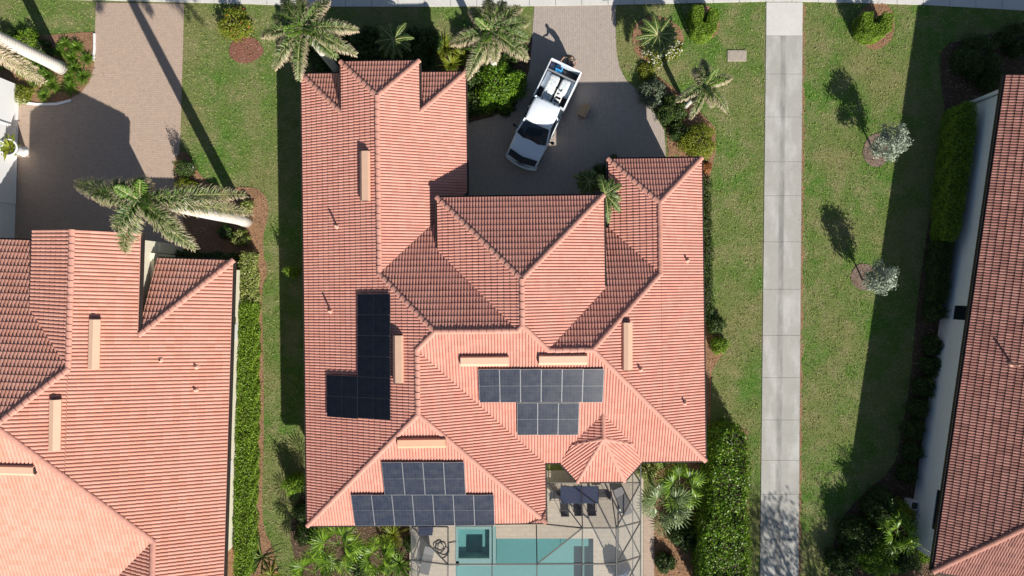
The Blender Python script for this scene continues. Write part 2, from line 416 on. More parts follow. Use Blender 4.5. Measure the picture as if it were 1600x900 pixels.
# beds
surf('mulch_bed_left', [(-80, 58), (0, 55), (75, 55), (110, 52), (148, 50), (149, 60), (147, 105), (141, 125), (128, 144), (105, 157), (60, 162), (45, 160), (-80, 130)], .024, M['mulch'])
surf('mulch_bed_palm', smooth_poly([(372, 292), (400, 293), (415, 305), (420, 325), (416, 350), (411, 370), (412, 400), (419, 425), (409, 450), (411, 520), (413, 680), (409, 780), (413, 830), (425, 850), (438, 905), (438, 980), (340, 980), (340, 400), (285, 400), (288, 340), (276, 300), (270, 262), (278, 240), (290, 235), (300, 250), (310, 270), (330, 290), (350, 300)], 1), .028, M['mulch'])
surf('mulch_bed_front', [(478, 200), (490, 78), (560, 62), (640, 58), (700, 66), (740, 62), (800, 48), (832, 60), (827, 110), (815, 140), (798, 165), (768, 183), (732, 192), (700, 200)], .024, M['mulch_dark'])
surf('mulch_bed_side', [(1000, 140), (1030, 120), (1070, 150), (1118, 200), (1118, 240), (1108, 280), (1111, 500), (1124, 515), (1130, 550), (1112, 580), (1110, 660), (1168, 672), (1172, 1000), (1022, 1000), (1022, 740), (1090, 700), (1060, 240), (1044, 250), (1042, 205), (1030, 185), (1012, 158)], .024, M['mulch'])
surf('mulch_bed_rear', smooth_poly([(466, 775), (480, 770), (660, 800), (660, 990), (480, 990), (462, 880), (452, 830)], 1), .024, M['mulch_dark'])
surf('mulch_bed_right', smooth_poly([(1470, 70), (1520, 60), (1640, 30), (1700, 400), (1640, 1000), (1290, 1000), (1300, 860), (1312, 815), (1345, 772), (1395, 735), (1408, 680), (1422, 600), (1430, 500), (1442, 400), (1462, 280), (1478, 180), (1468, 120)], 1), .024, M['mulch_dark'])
def ring(name, cx, cy, rx, ry, m, z=.03):
    pts = [(cx+rx*math.cos(t)*(1+.06*math.sin(3*t+cx)), cy+ry*math.sin(t)*(1+.06*math.cos(2*t+cy))) for t in np.linspace(0, 2*math.pi, 30)[:-1]]
    surf(name, pts, z, m)
ring('mulch_ring_red', 384, 78, 27, 20, M['mulch_red']); ring('mulch_ring_palm', 1026, 62, 40, 38, M['mulch'])
ring('mulch_ring_hedge', 1100, 36, 23, 28, M['mulch']); ring('mulch_ring_hedge_right', 1368, 40, 31, 36, M['mulch'])
ring('mulch_ring_tree', 1370, 235, 22, 25, M['mulch_grey']); ring('mulch_ring_tree_right', 1350, 433, 20, 22, M['mulch_grey'])
sheet('soil_strip', [(1254.5, 8)]+[(1258-7*(y-8)/900+1.3*math.sin(y*.13)+math.sin(y*.41), y) for y in range(8, 1000, 7)]+[(1246, 1000)], .006, M['mulch'])
# pool deck, pool
dx0, dy1 = g(640, 735); dx1, dy0 = g(1005, 1000)
dk = MB(); zt = .05
dk.prism([(dx0, dy0), (x0, dy0), (x0, dy1), (dx0, dy1)], 0, zt)
dk.prism([(x1, dy0), (dx1, dy0), (dx1, dy1), (x1, dy1)], 0, zt)
dk.prism([(x0, y1), (x1, y1), (x1, dy1), (x0, dy1)], 0, zt)
px775, py841 = g(775, 841); px768, py877 = g(769, 876); _, py882 = g(0, 884)
dk.prism([(px775, py841), (x1, py841), (x1, y1), (px775, y1)], -.5, zt)
struct(dk.build('pool_deck', M['paver_deck']))
no_grass.append([(dx0, dy0), (dx1, dy0), (dx1, dy1), (dx0, dy1)])
surf('side_walk', [(1005.5, 790), (1022, 790), (1022, 1000), (1005.5, 1000)], .04, M['paver_left'])
m, t, b = mat('pool_plaster'); v = pos(t)
t.links.new(mix(t, noise(t, v, 4, 4), (.17, .31, .31, 1), (.22, .37, .36, 1)), b.inputs['Base Color']); b.inputs['Roughness'].default_value = .8; M['pool'] = m
def water():
    m, t, b = mat('pool_water'); v = pos(t)
    nt_ = t; tr = N(t, 'ShaderNodeBsdfTransparent'); tr.inputs[0].default_value = (.74, .93, .93, 1)
    gl = N(t, 'ShaderNodeBsdfGlossy', Roughness=.03); fr = N(t, 'ShaderNodeValue'); fr.outputs[0].default_value = .05
    bp = N(t, 'ShaderNodeBump', Strength=.25, Distance=.03); t.links.new(noise(t, v, 5, 3), bp.inputs['Height'])
    t.links.new(bp.outputs[0], gl.inputs['Normal']); pass
    mx = N(t, 'ShaderNodeMixShader'); t.links.new(fr.outputs[0], mx.inputs[0]); t.links.new(tr.outputs[0], mx.inputs[1]); t.links.new(gl.outputs[0], mx.inputs[2])
    t.links.new(mx.outputs[0], t.nodes['Material Output'].inputs[0]); return m
M['water'] = water()
pl = MB()      # open shell: floor and walls, no lid
def wallq(a, b_, z0, z1): pl.add([(a[0], a[1], z0), (b_[0], b_[1], z0), (b_[0], b_[1], z1), (a[0], a[1], z1)], [(0, 1, 2, 3)])
out = [(px775, py841), (x1, py841), (x1, y0), (x0, y0), (x0, py882), (px775, py882)]
for i in range(6): wallq(out[i], out[(i+1) % 6], -1.35, 0)
pl.add([(p_[0], p_[1], -1.3) for p_ in out], [tuple(range(6))])
xs = g(913, 0)[0]
pl.box(((xs+x1)/2, (py841+y0)/2, -.95), (x1-xs-.01, py841-y0-.02, .7)); pl.box(((xs+x1)/2+.2, (py841+y0)/2, -.45), (x1-xs-.42, py841-y0-.03, .5))
pl.box(((px775+x1)/2+1.9, py841-.3, -.5), (1.9, .55, .4))
pool = thing('swimming_pool', 'rectangular turquoise swimming pool with steps inside the screened enclosure', 'swimming pool', ((x0+x1)/2, py841-2, -.1))
pl.build('basin', M['pool'], pool)
wt = obj('water', [(p_[0], p_[1], -.07) for p_ in out], [tuple(range(6))[::-1]], M['water'], pool)
spa = thing('spa', 'small square turquoise spa with inner bench at the corner of the pool', 'spa', ((x0+px768)/2, (y1+py877)/2, 0))
sp_ = MB(); wl = .16
sx0, sx1, sy0, sy1 = x0, px768, py877, y1-.002
for a in ((sx0, sy0, sx1, sy0+wl), (sx0, sy1-wl, sx1, sy1), (sx0, sy0+wl, sx0+wl, sy1-wl), (sx1-wl, sy0+wl, sx1, sy1-wl)):
    sp_.prism([(a[0], a[1]), (a[2], a[1]), (a[2], a[3]), (a[0], a[3])], -1.3, .075)
sp_.build('rim', M['pool'], spa)
sb = MB(); cx, cy = (sx0+sx1)/2, (sy0+sy1)/2
sb.box((cx, cy, -.95), (sx1-sx0-2*wl, sy1-sy0-2*wl, .1)); wI = .42
for c, s_ in (((cx, sy1-wl-wI/2, -.6), (sx1-sx0-2*wl, wI, .6)), ((sx0+wl+wI/2, cy, -.602), (wI, sy1-sy0-2*wl, .6)), ((sx1-wl-wI/2, cy, -.604), (wI, sy1-sy0-2*wl, .6))): sb.box(c, s_)
sb.build('bench', M['pool'], spa)
obj('water', [(sx0+wl, sy0+wl, -.02), (sx1-wl, sy0+wl, -.02), (sx1-wl, sy1-wl, -.02), (sx0+wl, sy1-wl, -.02)], [(0, 1, 2, 3)], M['water'], spa)
ft = MB(); ft.prism([(sx0+.2, py882+.0), (sx1, py882), (sx1, py877), (sx0+.2, py877)], -1.3, .02); ft.prism([(px768, py882), (px775, py882), (px775, y1), (px768, y1)], -1.3, .03)
ft.build('spill_ledge', M['pool'], spa)
# ---------------------------------------------------------------- tiled roofs
PITCH = .43
def clip_convex(bm, poly):
    n = len(poly); c = (sum(p_[0] for p_ in poly)/n, sum(p_[1] for p_ in poly)/n)
    for i in range(n):
        a, b_ = poly[i], poly[(i+1) % n]; no = Vector((b_[1]-a[1], -(b_[0]-a[0]), 0))
        if no.length < 1e-6: continue
        no.normalize()
        if (Vector((c[0], c[1], 0))-Vector((a[0], a[1], 0))).dot(no) > 0: no = -no
        geom = list(bm.verts)+list(bm.edges)+list(bm.faces)
        bmesh.ops.bisect_plane(bm, geom=geom, dist=1e-5, plane_co=(a[0], a[1], 0), plane_no=no, clear_outer=True)
TP = .152; TC = .34
def tile_face(bmo, plane, polys, z0, th, tp=TP, tc=TC, A=.064, T=.031):
    """plane=(a,b,c): z=a+bx+cy in house coords; polys convex in house xy; adds to bmo in world coords"""
    a, b, c = plane; gl = math.hypot(b, c); gx, gy = b/gl, c/gl       # upslope horizontal dir
    ux, uy = -gy, gx                                                # along eave
    cs = 1/math.sqrt(1+gl*gl)
    prof = [(0, 0), (.10, .55), (.30, .95), (.5, 1.0), (.70, .95), (.90, .55)]
    uvl_o = bmo.loops.layers.uv['uv']
    for poly in polys:
        us = [p_[0]*ux+p_[1]*uy for p_ in poly]; vh = [p_[0]*gx+p_[1]*gy for p_ in poly]
        u0 = math.floor(min(us)/tp)-1; u1 = math.ceil(max(us)/tp)+1
        # v measured on slope from z0
        vz = [((a+b*p_[0]+c*p_[1])-z0)/(gl*cs) for p_ in poly]
        k0 = math.floor(min(vz)/tc-1e-3); k1 = math.ceil(max(vz)/tc)
        h0 = (z0-a)/gl                                              # horizontal distance of v=0 line from origin along g
        ucol = [(k+fr)*tp for k in range(u0, u1) for fr, _ in prof]; hcol = [hh for k in range(u0, u1) for _, hh in prof]
        bm = bmesh.new(); uvl = bm.loops.layers.uv.new('uv')
        rows = []; rv = []
        for k in range(k0, k1):
            for v_, e_ in ((k*tc, 1.0), ((k+1)*tc-.002, 0.0)):
                r = []
                tl = [random.gauss(0, .002) for _ in range(u0, u1+1)]
                for qi, (ui, hh) in enumerate(zip(ucol, hcol)):
                    hgt = A*hh+T*e_+(tl[qi//12*2 % len(tl)] if qi % 6 else 0)
                    hd = h0+v_*cs - hgt*gl*cs; z = z0+v_*gl*cs + hgt*cs
                    r.append(bm.verts.new((ux*ui+gx*hd, uy*ui+gy*hd, z)))
                rows.append(r); rv.append(k+ (0.02 if e_ else .98))
        nc = len(ucol)
        for i in range(len(rows)-1):
            r0, r1 = rows[i], rows[i+1]
            for j in range(nc-1):
                f = bm.faces.new((r0[j], r0[j+1], r1[j+1], r1[j]))
                va, vb = (rv[i], rv[i+1]) if i % 2 == 0 else (rv[i], rv[i])
                ua = ucol[j]/tp+1e-3; ub = ucol[j+1]/tp-1e-3
                for lp, q in zip(f.loops, ((ua, va), (ub, va), (ub, vb), (ua, vb))): lp[uvl].uv = q
        clip_convex(bm, poly)
        # merge to output, rotated into the world
        mp = {}
        cth, sth = math.cos(th[0]), math.sin(th[0])
        for v_ in bm.verts: mp[v_] = bmo.verts.new((v_.co.x*cth-v_.co.y*sth+th[1], v_.co.x*sth+v_.co.y*cth+th[2], v_.co.z))
        for f in bm.faces:
            try: nf = bmo.faces.new([mp[v_] for v_ in f.verts])
            except ValueError: continue
            if f.normal.z < 0: nf.normal_flip()
            for la, lb in zip(f.loops, nf.loops if f.normal.z >= 0 else nf.loops):
                pass
            uvd = {mp[l.vert]: l[uvl].uv.copy() for l in f.loops}
            for lb in nf.loops: lb[uvl_o].uv = uvd[lb.vert]
        bm.free()
        # deck under the tiles
        vs_ = [bmo.verts.new((p_[0]*cth-p_[1]*sth+th[1], p_[0]*sth+p_[1]*cth+th[2], a+b*p_[0]+c*p_[1]-.015)) for p_ in poly]
        f = bmo.faces.new(vs_)
        for l in f.loops: l[uvl_o].uv = (.5, .5)
def build_roof(root, faces, th, m, name='roof', **kw):
    bmo = bmesh.new(); bmo.loops.layers.uv.new('uv')
    for plane, z0, polys in faces: tile_face(bmo, plane, polys, z0, th, **kw)
    me = bpy.data.meshes.new(name); d = off(root)
    bmesh.ops.translate(bmo, verts=bmo.verts, vec=-d)
    bmo.to_mesh(me); bmo.free()
    return link(name, me, m, root)
def hw(p_, th):
    c, s_ = math.cos(th[0]), math.sin(th[0]); return Vector((p_[0]*c-p_[1]*s_+th[1], p_[0]*s_+p_[1]*c+th[2], p_[2]))
def ridge(root, a, b_, th, m, r=.125, seg=.37, lift=.055, name='ridge_tiles'):
    a = hw(a, th); b_ = hw(b_, th)
    if a.z > b_.z: a, b_ = b_, a
    d = b_-a; L = d.length; n = max(1, round(L/seg)); d.normalize(); s_ = d.cross(Vector((0, 0, 1))).normalized(); up = s_.cross(d)
    mb = MB(); K = 8
    for i in range(n):
        V = []
        jit = random.uniform(-.008, .008)
        for tt, rr, lf in ((i/n*L-.02, r*1.05, lift+.028), ((i+1)/n*L, r*.96, lift)):
            c = a+d*tt
            for k in range(K+1):
                t_ = math.pi*k/K; V.append(c+s_*(math.cos(t_)*rr+jit)+up*(math.sin(t_)*rr*.62+lf-.03))
        Fc = [(k, k+1, k+K+2, k+K+1) for k in range(K)]+[tuple(range(K+1))[::-1]]
        mb.add(V, [f[::-1] for f in Fc])
    return mb.build(name, m, root)
def gutter(root, a, b_, th, m, name='gutter', w_=.12, h_=.13, out_=(0, 0)):
    a = hw(a, th); b_ = hw(b_, th); mb = MB(); d = (b_-a).normalized(); s_ = d.cross(Vector((0, 0, 1))).normalized()
    for p_ in (a, b_): p_ += s_*.03
    a.z -= .07; b_.z -= .07
    mb.bar(a, b_, w_, h_); mb.bar(a-s_*.1+Vector((0, 0, -.03)), b_-s_*.1+Vector((0, 0, -.03)), .05, .2)
    o = mb.build(name, m, root)
    return o
# main house ------------------------------------------------------
S = H/34.4; TH = (.0131, 0, 0)
def U(*a): return tuple(v_*S for v_ in a)
house = thing('house', 'main house in the middle with terracotta barrel tile roof and solar panels', 'house', (0, 0, 0))
p = PITCH
def pl_(a, b, c): return (a*S, b, c)         # plane in U units -> true
def PY(*pts): return [tuple(v_*S for v_ in q) for q in pts]
fc = []
def add(plane, z0, *polys): fc.append((pl_(*plane), z0*S, [PY(*q) for q in polys]))
add((3+p*9.54, p, 0), 3, [(-9.54, 9.95), (-9.54, -10.8), (-7.52, -8.78), (-7.52, 7.93)], [(-7.52, 10.2), (-7.52, -8.78), (-5.77, -7.03), (-5.77, 8.45)],
    [(-5.77, .69), (-5.77, -7.03), (-4.065, -5.325), (-4.065, -1.015)], [(-4.065, -1.015), (-4.065, -2.575), (-3.28, -1.80)])
add((3-p*2.0, -p, 0), 3, [(-5.77, 8.45), (-5.77, .69), (-4.02, 2.44), (-4.02, 10.2)], [(-4.02, 7.93), (-4.02, 2.44), (-2.0, 4.46), (-2.0, 9.95)])
add((3.869+p*10.2, 0, -p), 3.869, [(-7.52, 10.2), (-4.02, 10.2), (-5.77, 8.45)])
add((3+p*9.95, 0, -p), 3, [(-9.54, 9.95), (-7.52, 9.95), (-7.52, 7.93)], [(-2.0, 9.95), (-4.02, 9.95), (-4.02, 7.93)])
add((4.62+p*.69, 0, -p), 3, [(-5.77, .69), (-3.28, -1.8), (.205, -1.8), (-3.0, 1.4)], [(-5.77, .69), (-3.0, 1.4), (-3.0, 3.46)])
add((4.2+p*4.04, 0, -p), 4.2, [(-3.26, 4.04), (4.10, 4.04), (.42, .36)])
add((4.2+p*3.26, p, 0), 4.2, [(-3.26, 4.04), (-3.26, 1.667), (.205, -1.80), (.42, -1.58), (.42, .36)])
add((4.2+p*4.10, -p, 0), 4.2, [(4.10, 4.04), (.42, .36), (.42, -1.58), (1.515, -2.675), (4.10, -.09)])
add((3+p*2.7, 0, -p), 3, [(4.10, -.09), (1.515, -2.675), (3.405, -2.675), (4.10, -1.98)], [(4.10, 2.7), (4.10, -1.98), (6.635, .555), (4.49, 2.7)])
add((3-p*4.49, p, 0), 3, [(4.49, 5.86), (4.49, 2.7), (6.635, .555), (6.635, 3.715)])
add((3+p*5.86, 0, -p), 3, [(4.49, 5.86), (8.78, 5.86), (6.635, 3.715)])
add((3+p*8.78, -p, 0), 3, [(8.78, 5.86), (6.635, 3.715), (6.635, -5.905), (8.78, -8.05)], [(6.635, .555), (3.405, -2.675), (6.635, -5.905)])
add((3+p*8.05, 0, p), 3, [(-3.28, -1.8), (-4.065, -2.575), (1.41, -8.05), (1.515, -8.05), (1.515, -2.675), (.64, -1.8)], [(.205, -1.8), (.64, -1.8), (.42, -1.58)],
    [(1.515, -2.675), (1.515, -8.05), (3.405, -8.05), (3.405, -2.675)], [(3.405, -2.675), (3.405, -8.05), (8.78, -8.05)])
add((3+p*1.41, -p, 0), 3, [(-4.065, -2.575), (1.41, -8.05), (1.41, -10.8), (-4.065, -5.325)])
add((3+p*10.8, 0, p), 3, [(-9.54, -10.8), (1.41, -10.8), (-4.065, -5.325)])
def plane3(a, b_, c):
    n_ = (Vector(b_)-Vector(a)).cross(Vector(c)-Vector(a)); b = -n_.x/n_.z; cc = -n_.y/n_.z
    return (a[2]-b*a[0]-cc*a[1], b, cc)
A_ = (3.98, -6.75, 4.05); Fa = (2.89, -8.95, 3.0); Fb = (5.05, -8.95, 3.0); Wa = (2.10, -8.05, 3.0); Wb = (5.87, -8.05, 3.0)
Va = (2.62, -7.15, 3.40); Vb = (5.36, -7.15, 3.40); R_ = (3.98, -5.61, 4.05)
tf = lambda *q: [tuple(v_[:2]) for v_ in q]
for tri, poly in (((A_, Fa, Fb), tf(A_, Fa, Fb)), ((A_, Wa, Fa), tf(A_, Va, Wa, Fa)), ((A_, Wb, Fb), tf(A_, Vb, Wb, Fb)), ((R_, A_, Va), tf(R_, A_, Va)), ((R_, A_, Vb), tf(R_, A_, Vb))):
    add(plane3(*tri), 3, poly)
build_roof(house, fc, TH, M['tile'])
U3 = lambda q: tuple(v_*S for v_ in q)
rp = [((-5.77, 8.45, 4.62), (-5.77, .69, 4.62)), ((-7.52, 10.2, 3.869), (-5.77, 8.45, 4.62)), ((-4.02, 10.2, 3.869), (-5.77, 8.45, 4.62)),
      ((-9.54, 9.95, 3), (-7.52, 7.93, 3.869)), ((-2.0, 9.95, 3), (-4.02, 7.93, 3.869)), ((-5.77, .69, 4.62), (-3.28, -1.80, 5.69)),
      ((-3.28, -1.80, 5.69), (.205, -1.80, 5.69)), ((-4.065, -2.575, 5.354), (-3.28, -1.80, 5.69)), ((-4.065, -2.575, 5.354), (-4.065, -5.325, 5.354)),
      ((-9.54, -10.8, 3), (-4.065, -5.325, 5.354)), ((1.41, -10.8, 3), (-4.065, -5.325, 5.354)),
      ((-3.26, 4.04, 4.2), (.42, .36, 5.782)), ((4.10, 4.04, 4.2), (.42, .36, 5.782)), ((.42, .36, 5.782), (.42, -1.58, 5.782)),
      ((.205, -1.8, 5.69), (.42, -1.58, 5.782)), ((.42, -1.58, 5.782), (1.515, -2.675, 5.311)), ((1.515, -2.675, 5.311), (3.405, -2.675, 5.311)),
      ((6.635, .555, 3.922), (3.405, -2.675, 5.311)), ((8.78, -8.05, 3), (3.405, -2.675, 5.311)), ((6.635, .555, 3.922), (6.635, 3.715, 3.922)),
      ((4.49, 5.86, 3), (6.635, 3.715, 3.922)), ((8.78, 5.86, 3), (6.635, 3.715, 3.922)),
      (A_, R_), (Fa, A_), (Fb, A_), (Va, A_), (Vb, A_)]
for a, b_ in rp: ridge(house, U3(a), U3(b_), TH, M['cap'], r=.10 if a in (A_, Fa, Fb, Va, Vb) else .125)
for a, b_ in (((-9.54, -10.8, 3), (-9.54, 9.95, 3)), ((-9.54, 9.95, 3), (-7.52, 9.95, 3)), ((-7.52, 7.95, 3.869), (-7.52, 10.2, 3.869)), ((-7.52, 10.2, 3.869), (-4.02, 10.2, 3.869)),
              ((-4.02, 10.2, 3.869), (-4.02, 7.95, 3.869)), ((-4.02, 9.95, 3), (-2, 9.95, 3)), ((-2, 9.95, 3), (-2, 4.1, 3)), ((-3.26, 1.7, 4.2), (-3.26, 4.04, 4.2)),
              ((-3.26, 4.04, 4.2), (4.1, 4.04, 4.2)), ((4.1, 4.04, 4.2), (4.1, 0, 4.2)), ((4.49, 2.75, 3), (4.49, 5.86, 3)), ((4.49, 5.86, 3), (8.78, 5.86, 3)),
              ((8.78, 5.86, 3), (8.78, -8.05, 3)), ((8.78, -8.05, 3), (5.87, -8.05, 3)), (Wb, Fb), (Fb, Fa), (Fa, Wa), ((2.1, -8.05, 3), (1.41, -8.05, 3)),
              ((1.41, -8.05, 3), (1.41, -10.8, 3)), ((1.41, -10.8, 3), (-9.54, -10.8, 3))):
    gutter(house, U3(a), U3(b_), TH, M['gutter'])
def wallbox(root, poly, z0, z1, th, m, name='wall'):
    q = [hw((a, b_, 0), th) for a, b_ in poly]; mb = MB(); mb.prism([(v_.x, v_.y) for v_ in q], z0, z1); return mb.build(name, m, root)
wallbox(house, PY((-9.1, 9.5), (-2.45, 9.5), (-2.45, 3.6), (3.65, 3.6), (3.65, 2.25), (4.95, 2.25), (4.95, 5.4), (8.35, 5.4), (8.35, -7.6), (.95, -7.6), (.95, -10.35), (-9.1, -10.35)), 0, 3*S-.06, TH, M['stucco'])
wallbox(house, PY((-2.8, 3.58), (3.63, 3.58), (3.63, -.5), (-2.8, -.5)), 3*S-.05, 4.2*S-.06, TH, M['stucco'])
wallbox(house, PY((-7.1, 9.75), (-4.45, 9.75), (-4.45, 8.6), (-7.1, 8.6)), 0, 3.86*S-.06, TH, M['stucco'])
def opening(root, c, w_, h_, nrm, th, kind='window'):
    """rectangular opening with frame, centred at c on a wall facing nrm ('x+','x-','y+','y-')"""
    hx = w_/2; d = {'x+': (1, 0), 'x-': (-1, 0), 'y+': (0, 1), 'y-': (0, -1)}[nrm]; tx, ty = -d[1], d[0]
    def q(off_, s_, zz): return hw((c[0]+d[0]*off_+tx*s_, c[1]+d[1]*off_+ty*s_, zz), th)
    mb = MB(); z0, z1 = c[2]-h_/2, c[2]+h_/2; fw = .08
    for a, b_, zz0, zz1 in ((-hx-fw, hx+fw, z1, z1+fw), (-hx-fw, hx+fw, z0-fw, z0), (-hx-fw, -hx, z0, z1), (hx, hx+fw, z0, z1)):
        A0 = [q(.005, a, zz0), q(.005, b_, zz0), q(.06, b_, zz0), q(.06, a, zz0)]; A1 = [Vector((v_.x, v_.y, zz1)) for v_ in A0]
        mb.add(A0+A1, [(0, 1, 2, 3), (7, 6, 5, 4), (0, 4, 5, 1), (1, 5, 6, 2), (2, 6, 7, 3), (3, 7, 4, 0)])
    fr = mb.build(kind, M['white'], root)
    obj('pane' if kind == 'window' else 'panel', [q(.02, -hx, z0), q(.02, hx, z0), q(.02, hx, z1), q(.02, -hx, z1)], [(0, 1, 2, 3)], M['glass'] if kind == 'window' else M['white'], fr)
for yy in (7.5, 3.5, -1.5, -6.5): opening(house, (-9.1*S, yy*S, 1.7), 1.5, 1.3, 'x-', TH)
for yy in (3.8, 0, -4.5): opening(house, (8.35*S, yy*S, 1.7), 1.5, 1.3, 'x+', TH)
opening(house, (.3*S, 3.6*S, 1.25), 5.0, 2.3, 'y+', TH, 'garage_door'); opening(house, (6.65*S, 5.4*S, 1.7), 1.6, 1.4, 'y+', TH); opening(house, (-5.77*S, 9.75*S, 1.7), 1.6, 1.6, 'y+', TH)
opening(house, (-4.0*S, -10.35*S, 1.2), 3.6, 2.2, 'y-', TH); opening(house, (-2.45*S, 6.5*S, 1.7), 1.6, 1.4, 'x+', TH); opening(house, (4.3, -7.6*S, 1.2), 3, 2.2, 'y-', TH)
v_ = P(676.5, 369, 3.7); mb = MB(); mb.lathe(v_, [(.11, -.5), (.12, -.1), (.17, 0), (.17, .14), (.10, .16)], 14); mb.build('roof_vent_cap', M['white'], house, True)
# left house ------------------------------------------------------
TL = (-.0297, 0, 0)
left = thing('house', 'neighbouring house at the left with salmon tile roof and no solar panels', 'house', hw((-20, -8, 0), TL))
fl = [((3.3-p*15, -p, 0), 3.3, [[(-21.8, 2.22), (-21.8, -10), (-19.05, -12.75), (-19.05, 2.22)], [(-19.05, -3.015), (-19.05, -12.75), (-18.16, -13.64), (-18.16, -2.125)],
        [(-18.16, -2.125), (-18.16, -26), (-15, -26), (-15, 1.035)], [(-21.8, -4.64), (-24.48, -7.32), (-21.8, -10)]]),
      ((3.3+p*1.035, 0, -p), 3.3, [[(-19.05, 1.035), (-15, 1.035), (-19.05, -3.015)]]),
      ((6.224+p*21.8, p, 0), 5.02, [[(-21.8, 2.22), (-24.6, 2.22), (-24.6, -1.84), (-21.8, -4.64)]]),
      ((6.224-p*4.64, 0, -p), 3.463, [[(-36, 1.78), (-36, -7.32), (-24.6, -7.32), (-24.6, 1.78)], [(-24.6, -7.32), (-24.48, -7.32), (-21.8, -4.64), (-24.6, -1.84)]]),
      ((4.66+p*13.64, 0, p), 3.3, [[(-36, -7.32), (-24.48, -7.32), (-18.16, -13.64), (-21.32, -16.8), (-36, -16.8)]]),
      ((4.66+p*18.16, p, 0), 3.3, [[(-18.16, -13.64), (-21.32, -16.8), (-21.32, -26), (-18.16, -26)]]),
      ((3.46-p*28.75, -p, 0), 3.46, [[(-28.75, 11.6), (-28.75, 1.78), (-33, 1.78), (-33, 7.35)]]), ((3.46+p*11.6, 0, -p), 3.46, [[(-28.75, 11.6), (-37.25, 11.6), (-33, 7.35)]])]
build_roof(left, fl, TL, M['tile_left'], tp=.19, tc=.39, A=.072, T=.036)
for a, b_ in (((-21.8, 2.22, 6.224), (-21.8, -4.64, 6.224)), ((-21.8, -4.64, 6.224), (-24.48, -7.32, 7.376)), ((-18.16, -13.64, 4.66), (-24.48, -7.32, 7.376)),
              ((-15, 1.035, 3.3), (-19.05, -3.015, 5.04)), ((-18.16, -26, 4.66), (-18.16, -13.64, 4.66)), ((-36, -7.32, 7.376), (-24.48, -7.32, 7.376)), ((-28.75, 11.6, 3.46), (-33, 7.35, 5.3))):
    ridge(left, a, b_, TL, M['cap'], r=.15)
for a, b_ in (((-15, 1.035, 3.3), (-15, -26, 3.3)), ((-19.05, 1.035, 3.3), (-15, 1.035, 3.3)), ((-19.05, 2.22, 5.04), (-19.05, -2.9, 5.04)), ((-24.6, -1.8, 5.02), (-24.6, 2.22, 5.02)),
              ((-28.7, 1.78, 3.46), (-24.6, 1.78, 3.46)), ((-28.75, 11.6, 3.46), (-28.75, 1.78, 3.46))):
    gutter(left, a, b_, TL, M['gutter'])
wallbox(left, [(-19.3, .55), (-15.45, .55), (-15.45, -15.2), (-16.2, -15.9), (-16.2, -25.5), (-35, -25.5), (-35, 1.3), (-24.3, 1.3), (-19.3, 1.3)], 0, 3.24, TL, M['stucco'])
wallbox(left, [(-24.2, 1.95), (-19.5, 1.95), (-19.5, -2.9), (-24.2, -2.9)], 0, 4.98, TL, M['stucco'])
wallbox(left, [(-36, 11.0), (-29.2, 11.0), (-29.2, 1.25), (-36, 1.25)], 0, 3.42, TL, M['stucco_white'])
wallbox(left, [(-19.49, 1.85), (-19.32, 1.85), (-19.32, 1.36), (-19.49, 1.36)], 0, 2.6, TL, M['stucco'], 'pilaster')
gb = MB(); gq = [hw((-21.8, 1.95, 6.1), TL), hw((-24.2, 1.95, 4.99), TL), hw((-19.5, 1.95, 4.99), TL)]; gb.add(gq, [(0, 1, 2)]); gb.build('gable', M['stucco'], left)
opening(left, (-21.8, 1.95, 1.3), 3.6, 2.2, 'y+', TL, 'garage_door'); opening(left, (-29.2, 6.3, 1.25), 4.4, 2.2, 'x+', TL, 'garage_door')
for yy, s_ in ((-2.9, (.2, .9, .6)), (-10.4, (.16, .8, .5))):
    v_ = hw((-15.45+s_[0]/2+.01, yy, 2.2), TL); mb = MB(); mb.box(v_, s_, TL[0]); bevel(mb.build('meter_box', M['white'], left), .02)
# right house -----------------------------------------------------
Bp = P(1457, 893, 3.5); THR = (-math.radians(8.3), Bp.x, Bp.y)
right = thing('house', 'neighbouring house at the right with brownish red tile roof and long white wall', 'house', hw((6, 13, 0), THR))
fr_ = [((3.5, p, 0), 3.5, [[(0, 0), (6.5, 6.5), (6.5, 26.8), (0, 26.8)]]), ((3.5, 0, p), 3.5, [[(0, 0), (13, 0), (6.5, 6.5)]])]
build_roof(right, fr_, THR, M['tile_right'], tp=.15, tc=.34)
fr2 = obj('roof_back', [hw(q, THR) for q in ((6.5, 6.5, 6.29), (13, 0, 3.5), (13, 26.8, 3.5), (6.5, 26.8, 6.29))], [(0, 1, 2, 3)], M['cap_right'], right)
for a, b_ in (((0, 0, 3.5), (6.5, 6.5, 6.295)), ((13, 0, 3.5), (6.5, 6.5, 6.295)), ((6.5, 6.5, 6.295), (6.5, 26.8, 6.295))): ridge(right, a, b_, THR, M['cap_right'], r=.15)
gutter(right, (0, 0, 3.5), (0, 26.8, 3.5), THR, M['gutter'], w_=.16); gutter(right, (13, 0, 3.5), (0, 0, 3.5), THR, M['gutter'])
wallbox(right, [(.62, .6), (12.4, .6), (12.4, 26.2), (.62, 26.2)], 0, 3.44, THR, M['stucco_white'])
opening(right, (.62, 14.0, 1.9), .8, 1.3, 'x-', THR)
opening(right, (.62, 3.0, 2.3), 2.2, .5, 'x-', THR)
for s_ in (.50, 26.32):
    v_ = hw((.52, s_, 1.7), THR); mb = MB(); mb.box(v_, (.16, .16, 3.4), THR[0]); mb.build('downspout', M['white'], right)
wallbox(right, [(6.5, 26.19), (.62, 26.19), (.62, 26.21), (6.5, 26.21)], 3.3, 3.44, THR, M['stucco_white'], 'fascia')
